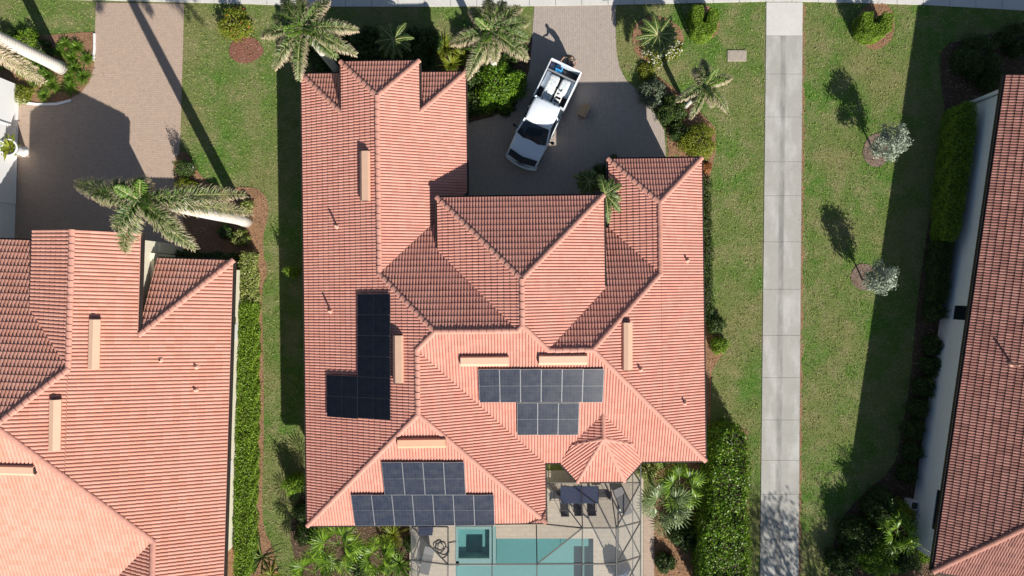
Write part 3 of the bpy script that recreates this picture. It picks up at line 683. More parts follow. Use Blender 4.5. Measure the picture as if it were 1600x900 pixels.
gb = MB(); gb.add([hw(q, THR) for q in ((.62, 26.2, 3.4), (12.4, 26.2, 3.4), (6.5, 26.2, 6.1))], [(0, 1, 2)]); gb.build('gable', M['stucco_white'], right)
for yy, ww_ in ((2.7, 'upper'), (1.9, 'lower')):
    v_ = hw((.3, yy, .5), THR); t_ = thing('utility_box', ww_+' of the two small white utility boxes at the foot of the right house wall', 'utility box', (v_.x, v_.y, 0), 'utility boxes by the white wall')
    mb = MB(); mb.box((v_.x, v_.y, .35), (.42, .5, .7), THR[0]); bevel(mb.build('cabinet', M['white'], t_), .02)
    mb = MB(); mb.box((v_.x, v_.y, .72), (.3, .36, .04), THR[0]); mb.build('lid', M['black'], t_)
# ---------------------------------------------------------------- things on the roofs
def on_plane(px, py, plane, th, lift=0):
    """pixel ray -> point on a roof plane z=a+bx+cy (house coords)"""
    a, b, c = plane; z = 4
    for _ in range(30):
        v_ = P(px, py, z); cth, sth = math.cos(th[0]), math.sin(th[0]); X, Y = v_.x-th[1], v_.y-th[2]
        x_, y_ = X*cth+Y*sth, -X*sth+Y*cth; z = a+b*x_+c*y_+lift
    return Vector((x_, y_, z))
PW = pl_(3+p*9.54, p, 0); PLE = pl_(3-p*2.0, -p, 0); PS = pl_(3+p*8.05, 0, p); PSS = pl_(3+p*10.8, 0, p); PE = pl_(3+p*8.78, -p, 0)
PLH = (3.3-p*15, -p, 0); PLS = (4.66+p*13.64, 0, p)
def frame_on(plane, th):
    a, b, c = plane; gl = math.hypot(b, c); cs = 1/math.sqrt(1+gl*gl)
    gx, gy = b/gl, c/gl; u = Vector((-gy, gx, 0)); v_ = Vector((gx*cs, gy*cs, gl*cs)); n_ = Vector((-b*cs, -c*cs, cs))
    R = Matrix.Rotation(th[0], 3, 'Z'); return R@u, R@v_, R@n_
def solar_array(label, plane, th, panels, loc, fm='alu', cm='solar'):
    """panels: list of (cx,cy pixel, width u, height v, landscape)"""
    u, v_, n_ = frame_on(plane, th)
    c0 = hw(on_plane(*loc, plane, th), th); t_ = thing('solar_array', label, 'solar panels', c0)
    for (cx, cy, wu, hv, split) in panels:
        c = hw(on_plane(cx, cy, plane, th, .2), th)
        def box(a0, a1, b0, b1, z0, z1, mb):
            V = [c+u*a+v_*b_+n_*z for z in (z0, z1) for a, b_ in ((a0, b0), (a1, b0), (a1, b1), (a0, b1))]
            mb.add(V, [(3, 2, 1, 0), (4, 5, 6, 7), (0, 1, 5, 4), (1, 2, 6, 5), (2, 3, 7, 6), (3, 0, 4, 7)])
        mb = MB(); W, Hh, fw = wu/2, hv/2, .011
        box(-W, W, -Hh, Hh, -.02, .012, mb)
        fo = mb.build('panel', M[fm], t_)
        halves = [(-W+fw, W-fw, -Hh+fw, -fw*.5), (-W+fw, W-fw, fw*.5, Hh-fw)] if split == 'v' else [(-W+fw, -fw*.4, -Hh+fw, Hh-fw), (fw*.4, W-fw, -Hh+fw, Hh-fw)]
        V = []; Fc = []
        for (a0, a1, b0, b1) in halves:
            k = len(V); V += [c+u*a+v_*b_+n_*.016 for a, b_ in ((a0, b0), (a1, b0), (a1, b1), (a0, b1))]; Fc.append((k, k+1, k+2, k+3))
        g_ = obj('cells', V, Fc, M[cm], fo)
        uvm = g_.data.uv_layers.new(name='uv')
        for i in range(len(halves)):
            for j, q in enumerate(((0, 0), (1, 0), (1, 1), (0, 1))): uvm.data[i*4+j].uv = q
    # rails
    return t_
def grid(cx0, cx1, cy0, cy1, nx, ny): return [(cx0+(cx1-cx0)*(i+.5)/nx, cy0+(cy1-cy0)*(j+.5)/ny) for i in range(nx) for j in range(ny)]
def sz(plane, th, px0, px1, py0, py1):
    a = on_plane(px0, py0, plane, th, .2); b_ = on_plane(px1, py1, plane, th, .2); return b_-a
def arr(plane, rects, split):
    out_ = []
    cs = 1/math.sqrt(1+p*p)
    for (xa, xb, ya, yb, nx, ny) in rects:
        for cx, cy in grid(xa, xb, ya, yb, nx, ny):
            q0 = on_plane(cx, cy, plane, TH, .2)
            k = (H-q0.z)/F; dx_, dy_ = (xb-xa)/nx, (yb-ya)/ny
            # solve exact extents along plane axes from corner rays
            a0 = on_plane(cx-dx_/2, cy, plane, TH, .2); a1 = on_plane(cx+dx_/2, cy, plane, TH, .2)
            b0 = on_plane(cx, cy-dy_/2, plane, TH, .2); b1 = on_plane(cx, cy+dy_/2, plane, TH, .2)
            if abs(plane[1]) > .1: wu = (b1-b0).length-.012; hv = (a1-a0).length-.012
            else: wu = (a1-a0).length-.012; hv = (b1-b0).length-.012
            out_.append((cx, cy, wu, hv, split))
    return out_
solar_array('nearly black L shaped solar array on the left slope of the main roof', PW, TH, arr(PW, [(558.5, 609.5, 459.5, 655, 1, 6), (510.5, 558.5, 587, 653, 1, 2)], 'v'), (560, 560), 'alu_shaded', 'solar_shaded')
solar_array('grey blue solar array beside the skylight ridge, six panels above three', PS, TH, arr(PS, [(748.5, 943, 577, 629, 6, 1), (808, 904.5, 630, 680, 3, 1)], 'v'), (846, 630))
solar_array('solar array at the lower roof edge above the pool, four panels above seven', PSS, TH, arr(PSS, [(598.5, 726.5, 722.5, 773.5, 4, 1), (551.5, 772.5, 773.5, 821.5, 7, 1)], 'v'), (662, 772))
def roof_vent(label, plane, th, x0_, y0_, x1_, y1_, m, parent_hint=None):
    """long low vent hood: trapezoid section tube lying on the tiles, pixel end points and width"""
    ww = .5
    a = hw(on_plane(x0_, y0_, plane, th, .12), th); b_ = hw(on_plane(x1_, y1_, plane, th, .12), th)
    u, v_, n_ = frame_on(plane, th); d = (b_-a).normalized(); s_ = n_.cross(d).normalized()
    t_ = thing('roof_vent', label, 'roof vent', a*.5+b_*.5, 'long roof vents')
    sec = [(-ww/2, -.06), (-ww/2, .14), (-ww*.12, .25), (ww/2, .16), (ww/2, -.06)]
    V = [q+s_*i+n_*j for q in (a, b_) for i, j in sec]; K = 5
    Fc = [(i, (i+1) % K, (i+1) % K+K, i+K) for i in range(K)]+[tuple(range(K)), tuple(range(K, 2*K))[::-1]]
    obj('hood', V, Fc, m, t_)
    for q, e in ((a, -1), (b_, 1)):
        mb = MB(); mb.add([q+d*e*.004+s_*i*.8+n_*(j*.8+.01) for i, j in sec], [tuple(range(5))]); mb.build('opening', M['vent_dark'], t_)
roof_vent('long cream vent near the top of the left wing of the main roof', PW, TH, 571, 237, 571.5, 314, M['vent_cream'])
roof_vent('long cream vent right beside the black solar array', PW, TH, 623, 524, 623.5, 598, M['vent_cream'])
roof_vent('long cream vent left of the pair above the six panel solar array', PS, TH, 720, 563.5, 795, 563, M['vent_cream'])
roof_vent('long cream vent right of the pair above the six panel solar array', PS, TH, 842, 561.5, 917, 561, M['vent_cream'])
roof_vent('long cream vent on the right slope of the main roof', PE, TH, 979, 504, 979, 578, M['vent_cream'])
roof_vent('long peach vent above the solar array at the pool side', PSS, TH, 622, 691.5, 697, 690.5, M['vent_pink'])
roof_vent('long cream vent near the vertical ridge of the left house', PLH, TL, 149, 499, 147, 576, M['vent_cream'])
roof_vent('long cream vent nearest the diagonal hip of the left house', PLH, TL, 87.5, 624, 86, 703, M['vent_cream'])
roof_vent('long cream vent at the left photo edge on the flat looking slope', PLS, TL, -22, 732, 56, 734, M['vent_cream'])
def pipe(label, plane, th, px, py, r=.055, h_=.45):
    a = hw(on_plane(px, py, plane, th, .03), th)
    t_ = thing('vent_pipe', label, 'vent pipe', a, 'small vent pipes on the roofs')
    mb = MB(); mb.tube([a, a+Vector((0, 0, h_))], r, 10); mb.build('pipe', M['pipe'], t_, True)
    mb = MB(); mb.lathe(a, [(r*3, -.05), (r*2.6, .05), (r*1.2, .12)], 12); mb.build('flashing', M['pipe'], t_)
for lb, pln, th, px, py, h_ in (('small vent pipe between the long vent and the black solar array', PW, TH, 527, 354, .5), ('small vent pipe left of the black solar array', PW, TH, 517, 486, .5),
        ('small vent pipe at the top of the right slope of the main roof', PE, TH, 1073, 407, .3), ('small vent pipe directly right of the long cream vent on the right slope', PE, TH, 1000, 577, .3),
        ('small vent pipe low on the right slope of the main roof', PE, TH, 1069, 629, .3), ('upper of the two vent pipes near the right edge of the left house roof', PLH, TL, 307, 573, .22),
        ('lower of the two vent pipes near the right edge of the left house roof', PLH, TL, 306, 609, .22), ('tiny vent pipe in the middle of the left house roof', PLH, TL, 251, 562, .12),
        ('small vent pipe on the brownish roof of the right house', (3.5, p, 0), THR, 1580, 569, .6)):
    pipe(lb, pln, th, px, py, h_=h_)
# ---------------------------------------------------------------- foliage tools
def quads(C, D, S, L, W):
    L = np.asarray(L)[:, None]; W = np.asarray(W)[:, None]
    return np.stack([C-D*L/2, C+S*W/2+D*L*.06, C+D*L/2, C-S*W/2+D*L*.06], 1).reshape(-1, 3)
def unit(v): return v/np.maximum(np.linalg.norm(v, axis=1, keepdims=True), 1e-6)
def leafset(C, Nn, L, W=None, spread=.8):
    """leaves at C whose faces look roughly along Nn"""
    n = len(C); Nn = unit(Nn+RNG.normal(0, spread, (n, 3))); D = unit(np.cross(Nn, RNG.normal(0, 1, (n, 3)))); S_ = np.cross(Nn, D)
    l = L*RNG.uniform(.65, 1.25, n); return quads(C, D, S_, l, (W or L*.55)*RNG.uniform(.8, 1.2, n))
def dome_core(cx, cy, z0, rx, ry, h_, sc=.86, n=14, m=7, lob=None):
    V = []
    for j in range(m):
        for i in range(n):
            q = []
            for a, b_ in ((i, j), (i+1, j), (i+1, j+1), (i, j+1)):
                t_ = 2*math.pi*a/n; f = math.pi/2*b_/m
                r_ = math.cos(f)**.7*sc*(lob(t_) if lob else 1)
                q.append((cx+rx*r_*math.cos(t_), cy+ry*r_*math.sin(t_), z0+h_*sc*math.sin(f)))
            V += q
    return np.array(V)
def shrub(name, label, cat, px, py, r, h_, m, leaf=.11, dens=520, group=None, ry=None, z0=0.03, root=None, extra=None):
    """round shrub; px,py is its middle in the photo, r in metres"""
    v_ = P(px, py, h_*.5+z0); ry = ry or r; ph = RNG.uniform(0, 6.28, 4)
    lob = lambda t_: 1+.10*math.sin(3*t_+ph[0])+.07*math.sin(5*t_+ph[1])+.05*math.sin(8*t_+ph[2])
    n = int(dens*(2*math.pi*r*ry*.7+math.pi*(r+ry)*h_*.6)*1.15)
    t_ = RNG.uniform(0, 2*math.pi, n); s_ = RNG.uniform(0, 1, n)**.8; f = np.arcsin(s_)
    lb = 1+.10*np.sin(3*t_+ph[0])+.07*np.sin(5*t_+ph[1])+.05*np.sin(8*t_+ph[2])
    bumpy = 1+.10*np.sin(t_*7+f*9+ph[3])*np.cos(f*6+ph[0])
    k = RNG.uniform(.84, 1.08, n)*lb*bumpy
    cf = np.cos(f)**.7
    k = k*RNG.choice([1, .93, .86], n)
    C = np.stack([v_.x+r*cf*k*np.cos(t_), v_.y+ry*cf*k*np.sin(t_), z0+h_*np.sin(f)*k], 1)
    Nn = unit(np.stack([np.cos(t_)*np.cos(f)/r, np.sin(t_)*np.cos(f)/ry, np.sin(f)/h_+.25], 1))
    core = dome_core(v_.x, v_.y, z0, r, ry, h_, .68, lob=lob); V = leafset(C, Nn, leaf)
    if root is not None:
        return npobj('foliage', V, 4, m, root)
    o = npobj(name, V-np.array([v_.x, v_.y, 0]), 4, m); o.location = (v_.x, v_.y, 0)
    tag(o, label, cat, group); npobj('shade_core', core, 4, M['twig'], o)
    if extra:
        em, en, es = extra; idx = RNG.choice(n, en); V2 = leafset(C[idx]+Nn[idx]*.05, Nn[idx], es, es*.9, .4)
        if en > 40: tag(npobj('flowers', V2, 4, em, o), kind='stuff')
        else:
            for q in range(en): npobj('flower', V2[q*4:q*4+4], 4, em, o)
    return o
def hedge(name, label, poly, h_, m, leaf=.1, dens=800, group=None, z0=.03, cat='hedge', rough=.07):
    """clipped hedge on a ground polygon given as photo pixels of its top"""
    q = [P(a, b_, h_) for a, b_ in poly]; q = [(v_.x, v_.y) for v_ in q]; n = len(q)
    A = sum(q[i][0]*q[(i+1) % n][1]-q[(i+1) % n][0]*q[i][1] for i in range(n))/2
    if A < 0: q = q[::-1]
    xs_ = [a[0] for a in q]; ys_ = [a[1] for a in q]; area = (max(xs_)-min(xs_))*(max(ys_)-min(ys_))
    k = int(area*dens); X = RNG.uniform(min(xs_), max(xs_), k); Y = RNG.uniform(min(ys_), max(ys_), k); ok = in_poly(X, Y, q); X, Y = X[ok], Y[ok]
    wob = .5*np.sin(X*2.3+1)+.5*np.sin(Y*1.7+X)+.6*np.sin(Y*4.1)
    C = [np.stack([X, Y, z0+h_+wob*rough*.7+.6*rough*np.sin(X*11+2*np.sin(Y*7))*np.sin(Y*9)+RNG.uniform(-rough*2.0, rough*.9, len(X))], 1)]; Nn = [np.tile([0, 0, 1.], (len(X), 1))]
    for i in range(n):
        a, b_ = np.array(q[i]), np.array(q[(i+1) % n]); L = np.linalg.norm(b_-a); kk = int(L*h_*dens*.8)
        if kk < 1: continue
        t_ = RNG.uniform(0, 1, kk)[:, None]; nn = np.array([(b_-a)[1], -(b_-a)[0]])/L
        z = RNG.uniform(0, 1, kk)*h_; off_ = RNG.uniform(-rough, rough*1.2, kk)+.05*np.sin(t_[:, 0]*L*5+z*4)+.04*np.sin(t_[:, 0]*L*2)
        pp = a+(b_-a)*t_+nn*off_[:, None]
        C.append(np.stack([pp[:, 0], pp[:, 1], z0+z], 1)); Nn.append(np.tile([nn[0], nn[1], .5], (kk, 1)))
    C = np.concatenate(C); Nn = np.concatenate(Nn)
    V = leafset(C, Nn, leaf)
    # inner body
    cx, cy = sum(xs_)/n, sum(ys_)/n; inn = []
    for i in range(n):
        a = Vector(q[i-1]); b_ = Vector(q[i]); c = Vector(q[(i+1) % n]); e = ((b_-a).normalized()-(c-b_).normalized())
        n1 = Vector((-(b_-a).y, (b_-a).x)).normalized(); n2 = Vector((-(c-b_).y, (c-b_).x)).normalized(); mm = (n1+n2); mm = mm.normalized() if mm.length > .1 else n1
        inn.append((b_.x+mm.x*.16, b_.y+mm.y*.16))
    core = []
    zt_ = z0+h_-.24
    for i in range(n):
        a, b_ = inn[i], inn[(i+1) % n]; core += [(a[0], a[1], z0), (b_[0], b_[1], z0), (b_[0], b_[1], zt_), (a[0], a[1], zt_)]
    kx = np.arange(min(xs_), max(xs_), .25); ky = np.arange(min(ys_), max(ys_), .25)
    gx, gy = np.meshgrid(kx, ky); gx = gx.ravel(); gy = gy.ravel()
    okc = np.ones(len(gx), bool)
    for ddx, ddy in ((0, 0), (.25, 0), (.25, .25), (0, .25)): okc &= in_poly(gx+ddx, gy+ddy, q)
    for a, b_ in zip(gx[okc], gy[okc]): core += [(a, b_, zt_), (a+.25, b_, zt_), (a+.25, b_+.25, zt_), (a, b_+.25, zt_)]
    loc = np.array([cx, cy, 0])
    o = npobj(name, V-loc, 4, m); o.location = (cx, cy, 0); npobj('shade_core', np.array(core), 4, M['twig'], o); return tag(o, label, cat, group)
def blades(cx, cy, z0, n, L, W, m, rise=1.0, droop=.9, seed=0, root=None, name='blades', lean=(.3, 1.25)):
    """arching strap leaves; 3 quads each as separate islands share no vertices but colour by island is close"""
    V = []; Fc = []
    for i in range(n):
        a = random.uniform(0, 2*math.pi); e = random.uniform(*lean); l = L*random.uniform(.7, 1.15)
        d = Vector((math.cos(a), math.sin(a), 0)); s_ = Vector((-d.y, d.x, 0)); k = len(V); c0 = Vector((cx, cy, z0))+d*.04
        for t_, ww in ((0, .7), (.35, 1), (.7, .8), (1, .05)):
            c = c0+d*(l*t_*math.cos(e)*(1+.2*t_))+Vector((0, 0, rise*l*(t_*math.sin(e)-droop*.45*t_*t_)))
            c.z = max(c.z, z0+.02)
            V += [c-s_*W*ww/2, c+s_*W*ww/2]
        for j in range(3): Fc.append((k+2*j, k+2*j+1, k+2*j+3, k+2*j+2))
    if root is None:
        o = obj(name, [(v_[0]-cx, v_[1]-cy, v_[2]) for v_ in V], Fc, m); o.location = (cx, cy, 0); return o
    return obj(name, V, Fc, m, root)
def frond(root, c, az, L, rise, droop, dry, young=0, leaf=.5, plum=1.0, nl=58, wleaf=.036, hang=.6):
    """one feather leaf: curved stem, leaflets in several planes"""
    d = Vector((math.cos(az), math.sin(az), 0)); pts = []
    for i in range(9):
        t_ = i/8; pts.append(c+d*(L*(t_-.10*t_*t_))+Vector((0, 0, L*(rise*t_-droop*t_*t_))))
    st = MB(); st.tube(pts, [.035*(1-.8*i/8)+.006 for i in range(9)], 5)
    V = []; T = []
    for i in range(nl):
        t_ = .06+.94*i/(nl-1); f = t_*8; k = min(int(f), 7); q = pts[k].lerp(pts[k+1], f-k); tg = (pts[k+1]-pts[k]).normalized()
        sd = tg.cross(Vector((0, 0, 1))).normalized(); up = sd.cross(tg)
        ll = leaf*(math.sin(math.pi*min(1, .12+.80*t_))**.55)*(1-.35*t_**3)
        for sgn in (-1, 1):
            for rep in range(2 if plum > 0 else 1):
                an = random.gauss(.0, .42*plum)+(.35 if rep else -.25)*plum
                l = ll*random.uniform(.8, 1.12); dr = (sd*sgn*math.cos(an)+up*math.sin(an)+tg*random.uniform(.25, .65)).normalized()
                p0 = q; p1 = q+dr*l*.5; p2 = p1+(dr*.75+Vector((0, 0, -hang))).normalized()*l*.3; p3 = p2+(dr*.4+Vector((0, 0, -hang*2.0))).normalized()*l*.25
                wv = tg*wleaf*.5
                base = min(1, dry*random.uniform(.6, 1.3))
                segs = [(p0, .8), (p1, 1), (p2, .8), (p3, .2)]
                for (a, wa), (b_, wb), ta, tb in ((segs[0], segs[1], 0, .25), (segs[1], segs[2], .25, .75), (segs[2], segs[3], .75, 1)):
                    V += [a-wv*wa, a+wv*wa, b_+wv*wb, b_-wv*wb]
                    for tt in (ta, ta, tb, tb):
                        x_ = max(0, min(1, (base*.7*t_*t_ if dry < 1 else .9)+max(0, tt-.35)*3.0*min(1, dry*2.0)*random.uniform(.4, 1.2))); T.append((x_, 0, young, 1))
    o = npobj('frond', np.array([tuple(v_) for v_ in V]), 4, M['frond'], root, np.array(T))
    st.build('stem', M['rachis'], o); return o
def palm(label, base, top, r0, r1, fronds, group='tall feather palms', leaf=.60, plum=1.25, name='palm_tree', trunkmat='bark_pale', spear=True, nl=84, bulge=True, shaft=True):
    base = Vector(base); top = Vector(top); t_ = thing(name, label, 'palm tree', base, group)
    n = 12; pts = [base.lerp(top, i/n) for i in range(n+1)]
    rad = [r0*(1.35 if i == 0 and bulge else 1.08 if i == 1 else 1)*(1-i/n)+r1*i/n+(.05*math.sin(math.pi*i/n) if bulge else 0) for i in range(n+1)]
    tm = MB(); tm.tube(pts, rad, 14); tm.build('trunk', M[trunkmat], t_, True)
    if shaft:
        cs_ = MB(); cs_.tube([top-Vector((0, 0, .9)), top-Vector((0, 0, .4)), top+Vector((0, 0, .1))], [r1*1.05, r1*1.15, r1*.5], 12); cs_.build('crown_shaft', M['shaft'], t_, True)
    for f in fronds:
        az, L = math.radians(f[0]), f[1]; dry = f[2] if len(f) > 2 else .35; rise = f[3] if len(f) > 3 else .35; dr = f[4] if len(f) > 4 else .5
        frond(t_, top, az, L, rise, dr, dry, leaf=leaf, plum=plum, nl=nl)
    if spear:
        for k in range(3): frond(t_, top, random.uniform(0, 6), .9, 1.0, .25, .0, young=.45, leaf=leaf*.55, plum=plum*.6, nl=26)
    return t_
M['shaft'] = plain('green_crown_shaft', (.20, .26, .10), .5)
def fanplant(label, cx, cy, z, n, R_, m, group=None, name='fan_palm', cat='palm', stem=True, seg=15, wseg=.05):
    t_ = thing(name, label, cat, (cx, cy, 0), group)
    if stem:
        tb = MB(); tb.tube([(cx, cy, 0), (cx+.05, cy, z*.6), (cx, cy, z)], [.1, .09, .07], 8); tb.build('trunk', M['bark'], t_, True)
    for i in range(n):
        a = i*2.4+random.uniform(-.3, .3); e = .95-1.1*i/n+random.uniform(-.1, .1); l = R_*random.uniform(.55, .75)
        d = Vector((math.cos(a)*math.cos(e), math.sin(a)*math.cos(e), math.sin(e))); c = Vector((cx, cy, z))+d*l
        s_ = Vector((-math.sin(a), math.cos(a), 0)); up = s_.cross(d).normalized()*-1
        V = []; Fc = []; Rl = R_*.62
        # stalk
        V += [Vector((cx, cy, z))-s_*.012, Vector((cx, cy, z))+s_*.012, c+s_*.012, c-s_*.012]; Fc.append((0, 1, 2, 3))
        for k in range(seg):
            th_ = (k/(seg-1)-.5)*4.3; dd = d*math.cos(th_)+s_*math.sin(th_)-Vector((0, 0, .25)); dd.normalize()
            ss = dd.cross(Vector((0, 0, 1))).normalized(); rl = Rl*random.uniform(.85, 1.05)*(1-.12*abs(th_))
            b0 = len(V)
            V += [c, c+dd*rl*.6+ss*wseg*.5, c+dd*rl*.6-ss*wseg*.5, c+dd*rl+Vector((0, 0, -.12*rl))]; Fc += [(b0, b0+1, b0+3, b0+2)]
        obj('leaf', V, Fc, m, t_)
    return t_
# ---------------------------------------------------------------- palms
def vpalm(label, bpx, bpy, z, r0, r1, fr, tp=None, **kw):
    b_ = P(bpx, bpy, 0); t_ = P(*tp, z) if tp else Vector((b_.x, b_.y, z)); return palm(label, (b_.x, b_.y, 0), (t_.x, t_.y, z), r0, r1, fr, **kw)
vpalm('tall palm with smooth white trunk leaning out of the top left photo corner', 97, 107, 9.3, .30, .24,
      [(-39, 4.7, 2.4, .1, .75), (-43, 4.4, 2.4, .05, .8), (-35, 4.2, 2.4, .05, .7), (-70, 2.6, .7, .1, .7), (20, 2.6, .4), (75, 2.5, .4), (130, 2.5, .4), (180, 2.6, .4), (230, 2.6, .5)])
vpalm('tallest palm with white trunk and ragged fronds beside the left driveway', 385, 345, 10.9, .30, .20,
      [(166, 3.6, .38, .2, .38), (172, 2.4, .3, .4, .5), (242, 2.7, .25, .15, .45), (228, 1.9, .35, .35, .5), (-47, 3.1, .42, .1, .42), (-40, 2.2, .5, .3, .5), (-4, 4.2, .8, .1, .72), (8, 4.1, .6, .1, .62), (95, 1.0, .45, .3, .5), (150, 1.5, .4, .5, .5), (2, 3.2, .7, .0, .85), (178, 2.0, .5, .0, .7)], tp=(219, 312), leaf=.74, plum=1.4)
vpalm('palm over the top left corner of the main roof', 524, 107, 6.2, .20, .13,
      [(186, 2.45, .40), (230, 2.7, .45), (262, 2.75, .40), (-40, 2.3, .12), (-24, 3.1, .65), (2, 2.9, .70), (52, 2.1, .45), (125, 2.1, .15), (95, 2.0, .35), (155, 1.9, .15), (205, 1.6, .45)])
vpalm('palm with short white trunk above the round dark bush beside the pickup', 772, 108, 5.9, .19, .14,
      [(194, 2.3, .75), (241, 2.8, .65), (-82, 1.6, .75), (-35, 2.5, .60), (-8, 2.1, .1), (18, 2.2, .2), (42, 2.2, .45), (95, 2.0, .55), (68, 1.9, .3), (130, 1.8, .5), (258, 1.7, .6)])
vpalm('small star shaped palm on the lawn right of the middle driveway', 1071, 166, 4.1, .12, .09,
      [(92, 1.6, .40), (19, 1.75, .50), (-46, 2.0, .45), (247, 2.0, .50), (207, 1.8, .55), (-68, 1.3, .7), (228, 1.1, .1), (120, 1.2, .6)], leaf=.42)
e_ = P(945, 303, 4.0)
palm('small green palm growing up between garage roof and right wing', (e_.x+.12, e_.y-.1, 0), (e_.x, e_.y, 4.1), .08, .06,
     [(105, 1.2, .1), (30, 1.1, .12), (-48, 1.35, .15), (-82, 1.7, .12), (62, 1.0, .1), (-20, 1.0, .2)], leaf=.34, group=None, plum=.6, spear=False, nl=34, bulge=False, trunkmat='bark', shaft=False)
def pyg(label, px, py, z, n, R_, leaf=.26, group='feathery dwarf palms'):
    v_ = P(px, py, z); return palm(label, (v_.x, v_.y, 0), (v_.x, v_.y, z), .08, .07, [(i*137.5, R_*random.uniform(.75, 1.1), .05, .75-.6*i/n, .55) for i in range(n)], group=group, leaf=leaf, plum=.0, name='dwarf_palm', trunkmat='bark', spear=False, nl=36, bulge=False, shaft=False)
pyg('dark dwarf palm in the round flower bed right of the middle driveway', 1028, 55, 2.0, 26, 1.35)
pyg('shaded dwarf palm above the front gable of the main roof', 615, 62, 1.7, 16, 1.2)
pyg('small shaded dwarf palm at the corner of the garage', 920, 283, 1.5, 14, .95)
# fan palms and strap plants at the rear
v_ = P(530, 852, 2.3)
for lb, px, py, z, n, R_ in (('large fan palm directly below the lower left roof corner', 528, 850, 2.2, 15, 1.5), ('fan palm cut by the bottom photo edge, left of the pool', 492, 893, 1.8, 13, 1.4),
        ('fan palm between the big fan palm and the pool enclosure', 592, 868, 1.7, 12, 1.1), ('bright fan palm right of the pool enclosure', 1038, 785, 2.6, 15, 1.45),
        ('second fan palm under the right roof edge above the pool walk', 1062, 760, 2.6, 13, 1.3), ('fan palm within the bushes at the right house corner', 1402, 832, 1.8, 12, 1.1)):
    v_ = P(px, py, z); fanplant(lb, v_.x, v_.y, z, n, R_, M['leaf_glossy'] if 'bright' not in lb else M['fan'], 'fan palms behind the houses', seg=17, wseg=.075)
for lb, px, py, L, n, m_ in (('yellow green strap leaf plant left of the upper palm', 694, 72, .9, 46, 'leaf_yellow'), ('brightest strap leaf plant nearest the roof corner', 704, 98, 1.0, 52, 'leaf_yellow'),
        ('strap leaf plant beside the palm frond tips', 722, 86, .8, 40, 'leaf_yellow'), ('dark strap leaf plant in the shade above the roof', 668, 92, .9, 40, 'leaf_dark'),
        ('green strap leaf plant between the fan palm and the enclosure', 612, 840, 1.1, 60, 'leaf_yellow'), ('green strap leaf plant at the bottom edge beside the enclosure', 622, 885, 1.2, 60, 'blade'),
        ('dark strap leaf plant at the lower end of the long hedge', 405, 876, 1.5, 26, 'leaf_dark'), ('small yellow strap leaf plant at the bottom edge below the long hedge', 420, 903, .8, 22, 'leaf_yellow')):
    v_ = P(px, py, .5); o = blades(v_.x, v_.y, .03, n, L, .07, M[m_], name='strap_leaf_plant'); tag(o, lb, 'plant', 'strap leaf plants')
# ---------------------------------------------------------------- grass clumps of the left bed
cl = [(100, 68, 10), (118, 73, 11), (91, 80, 9), (110, 89, 11), (134, 91, 10), (115, 106, 11), (128, 119, 12), (54, 124, 12), (80, 132, 15), (67, 148, 10), (109, 136, 12), (106, 121, 9), (73, 117, 8)]
where = ['topmost', 'second from the top right', 'left of the white trunk shadow', 'in the middle of the upper group', 'standing alone near the driveway edge', 'upper of the joined pair', 'lower of the joined pair',
         'under the brown dry frond', 'largest and palest', 'lowest beside the white kerb', 'nearest the shaded driveway', 'just above the one at the driveway shade', 'closest to the foot of the white trunk']
for (px, py, r_), wh in zip(cl, where):
    v_ = P(px, py, .2); o = blades(v_.x, v_.y, .03, 150, r_/26.7*1.25, .035, M['blade'], name='grass_clump', lean=(.35, 1.5)); tag(o, 'green arching grass clump in the left bed, '+wh, 'grass clump', 'grass clumps in the left mulch bed')
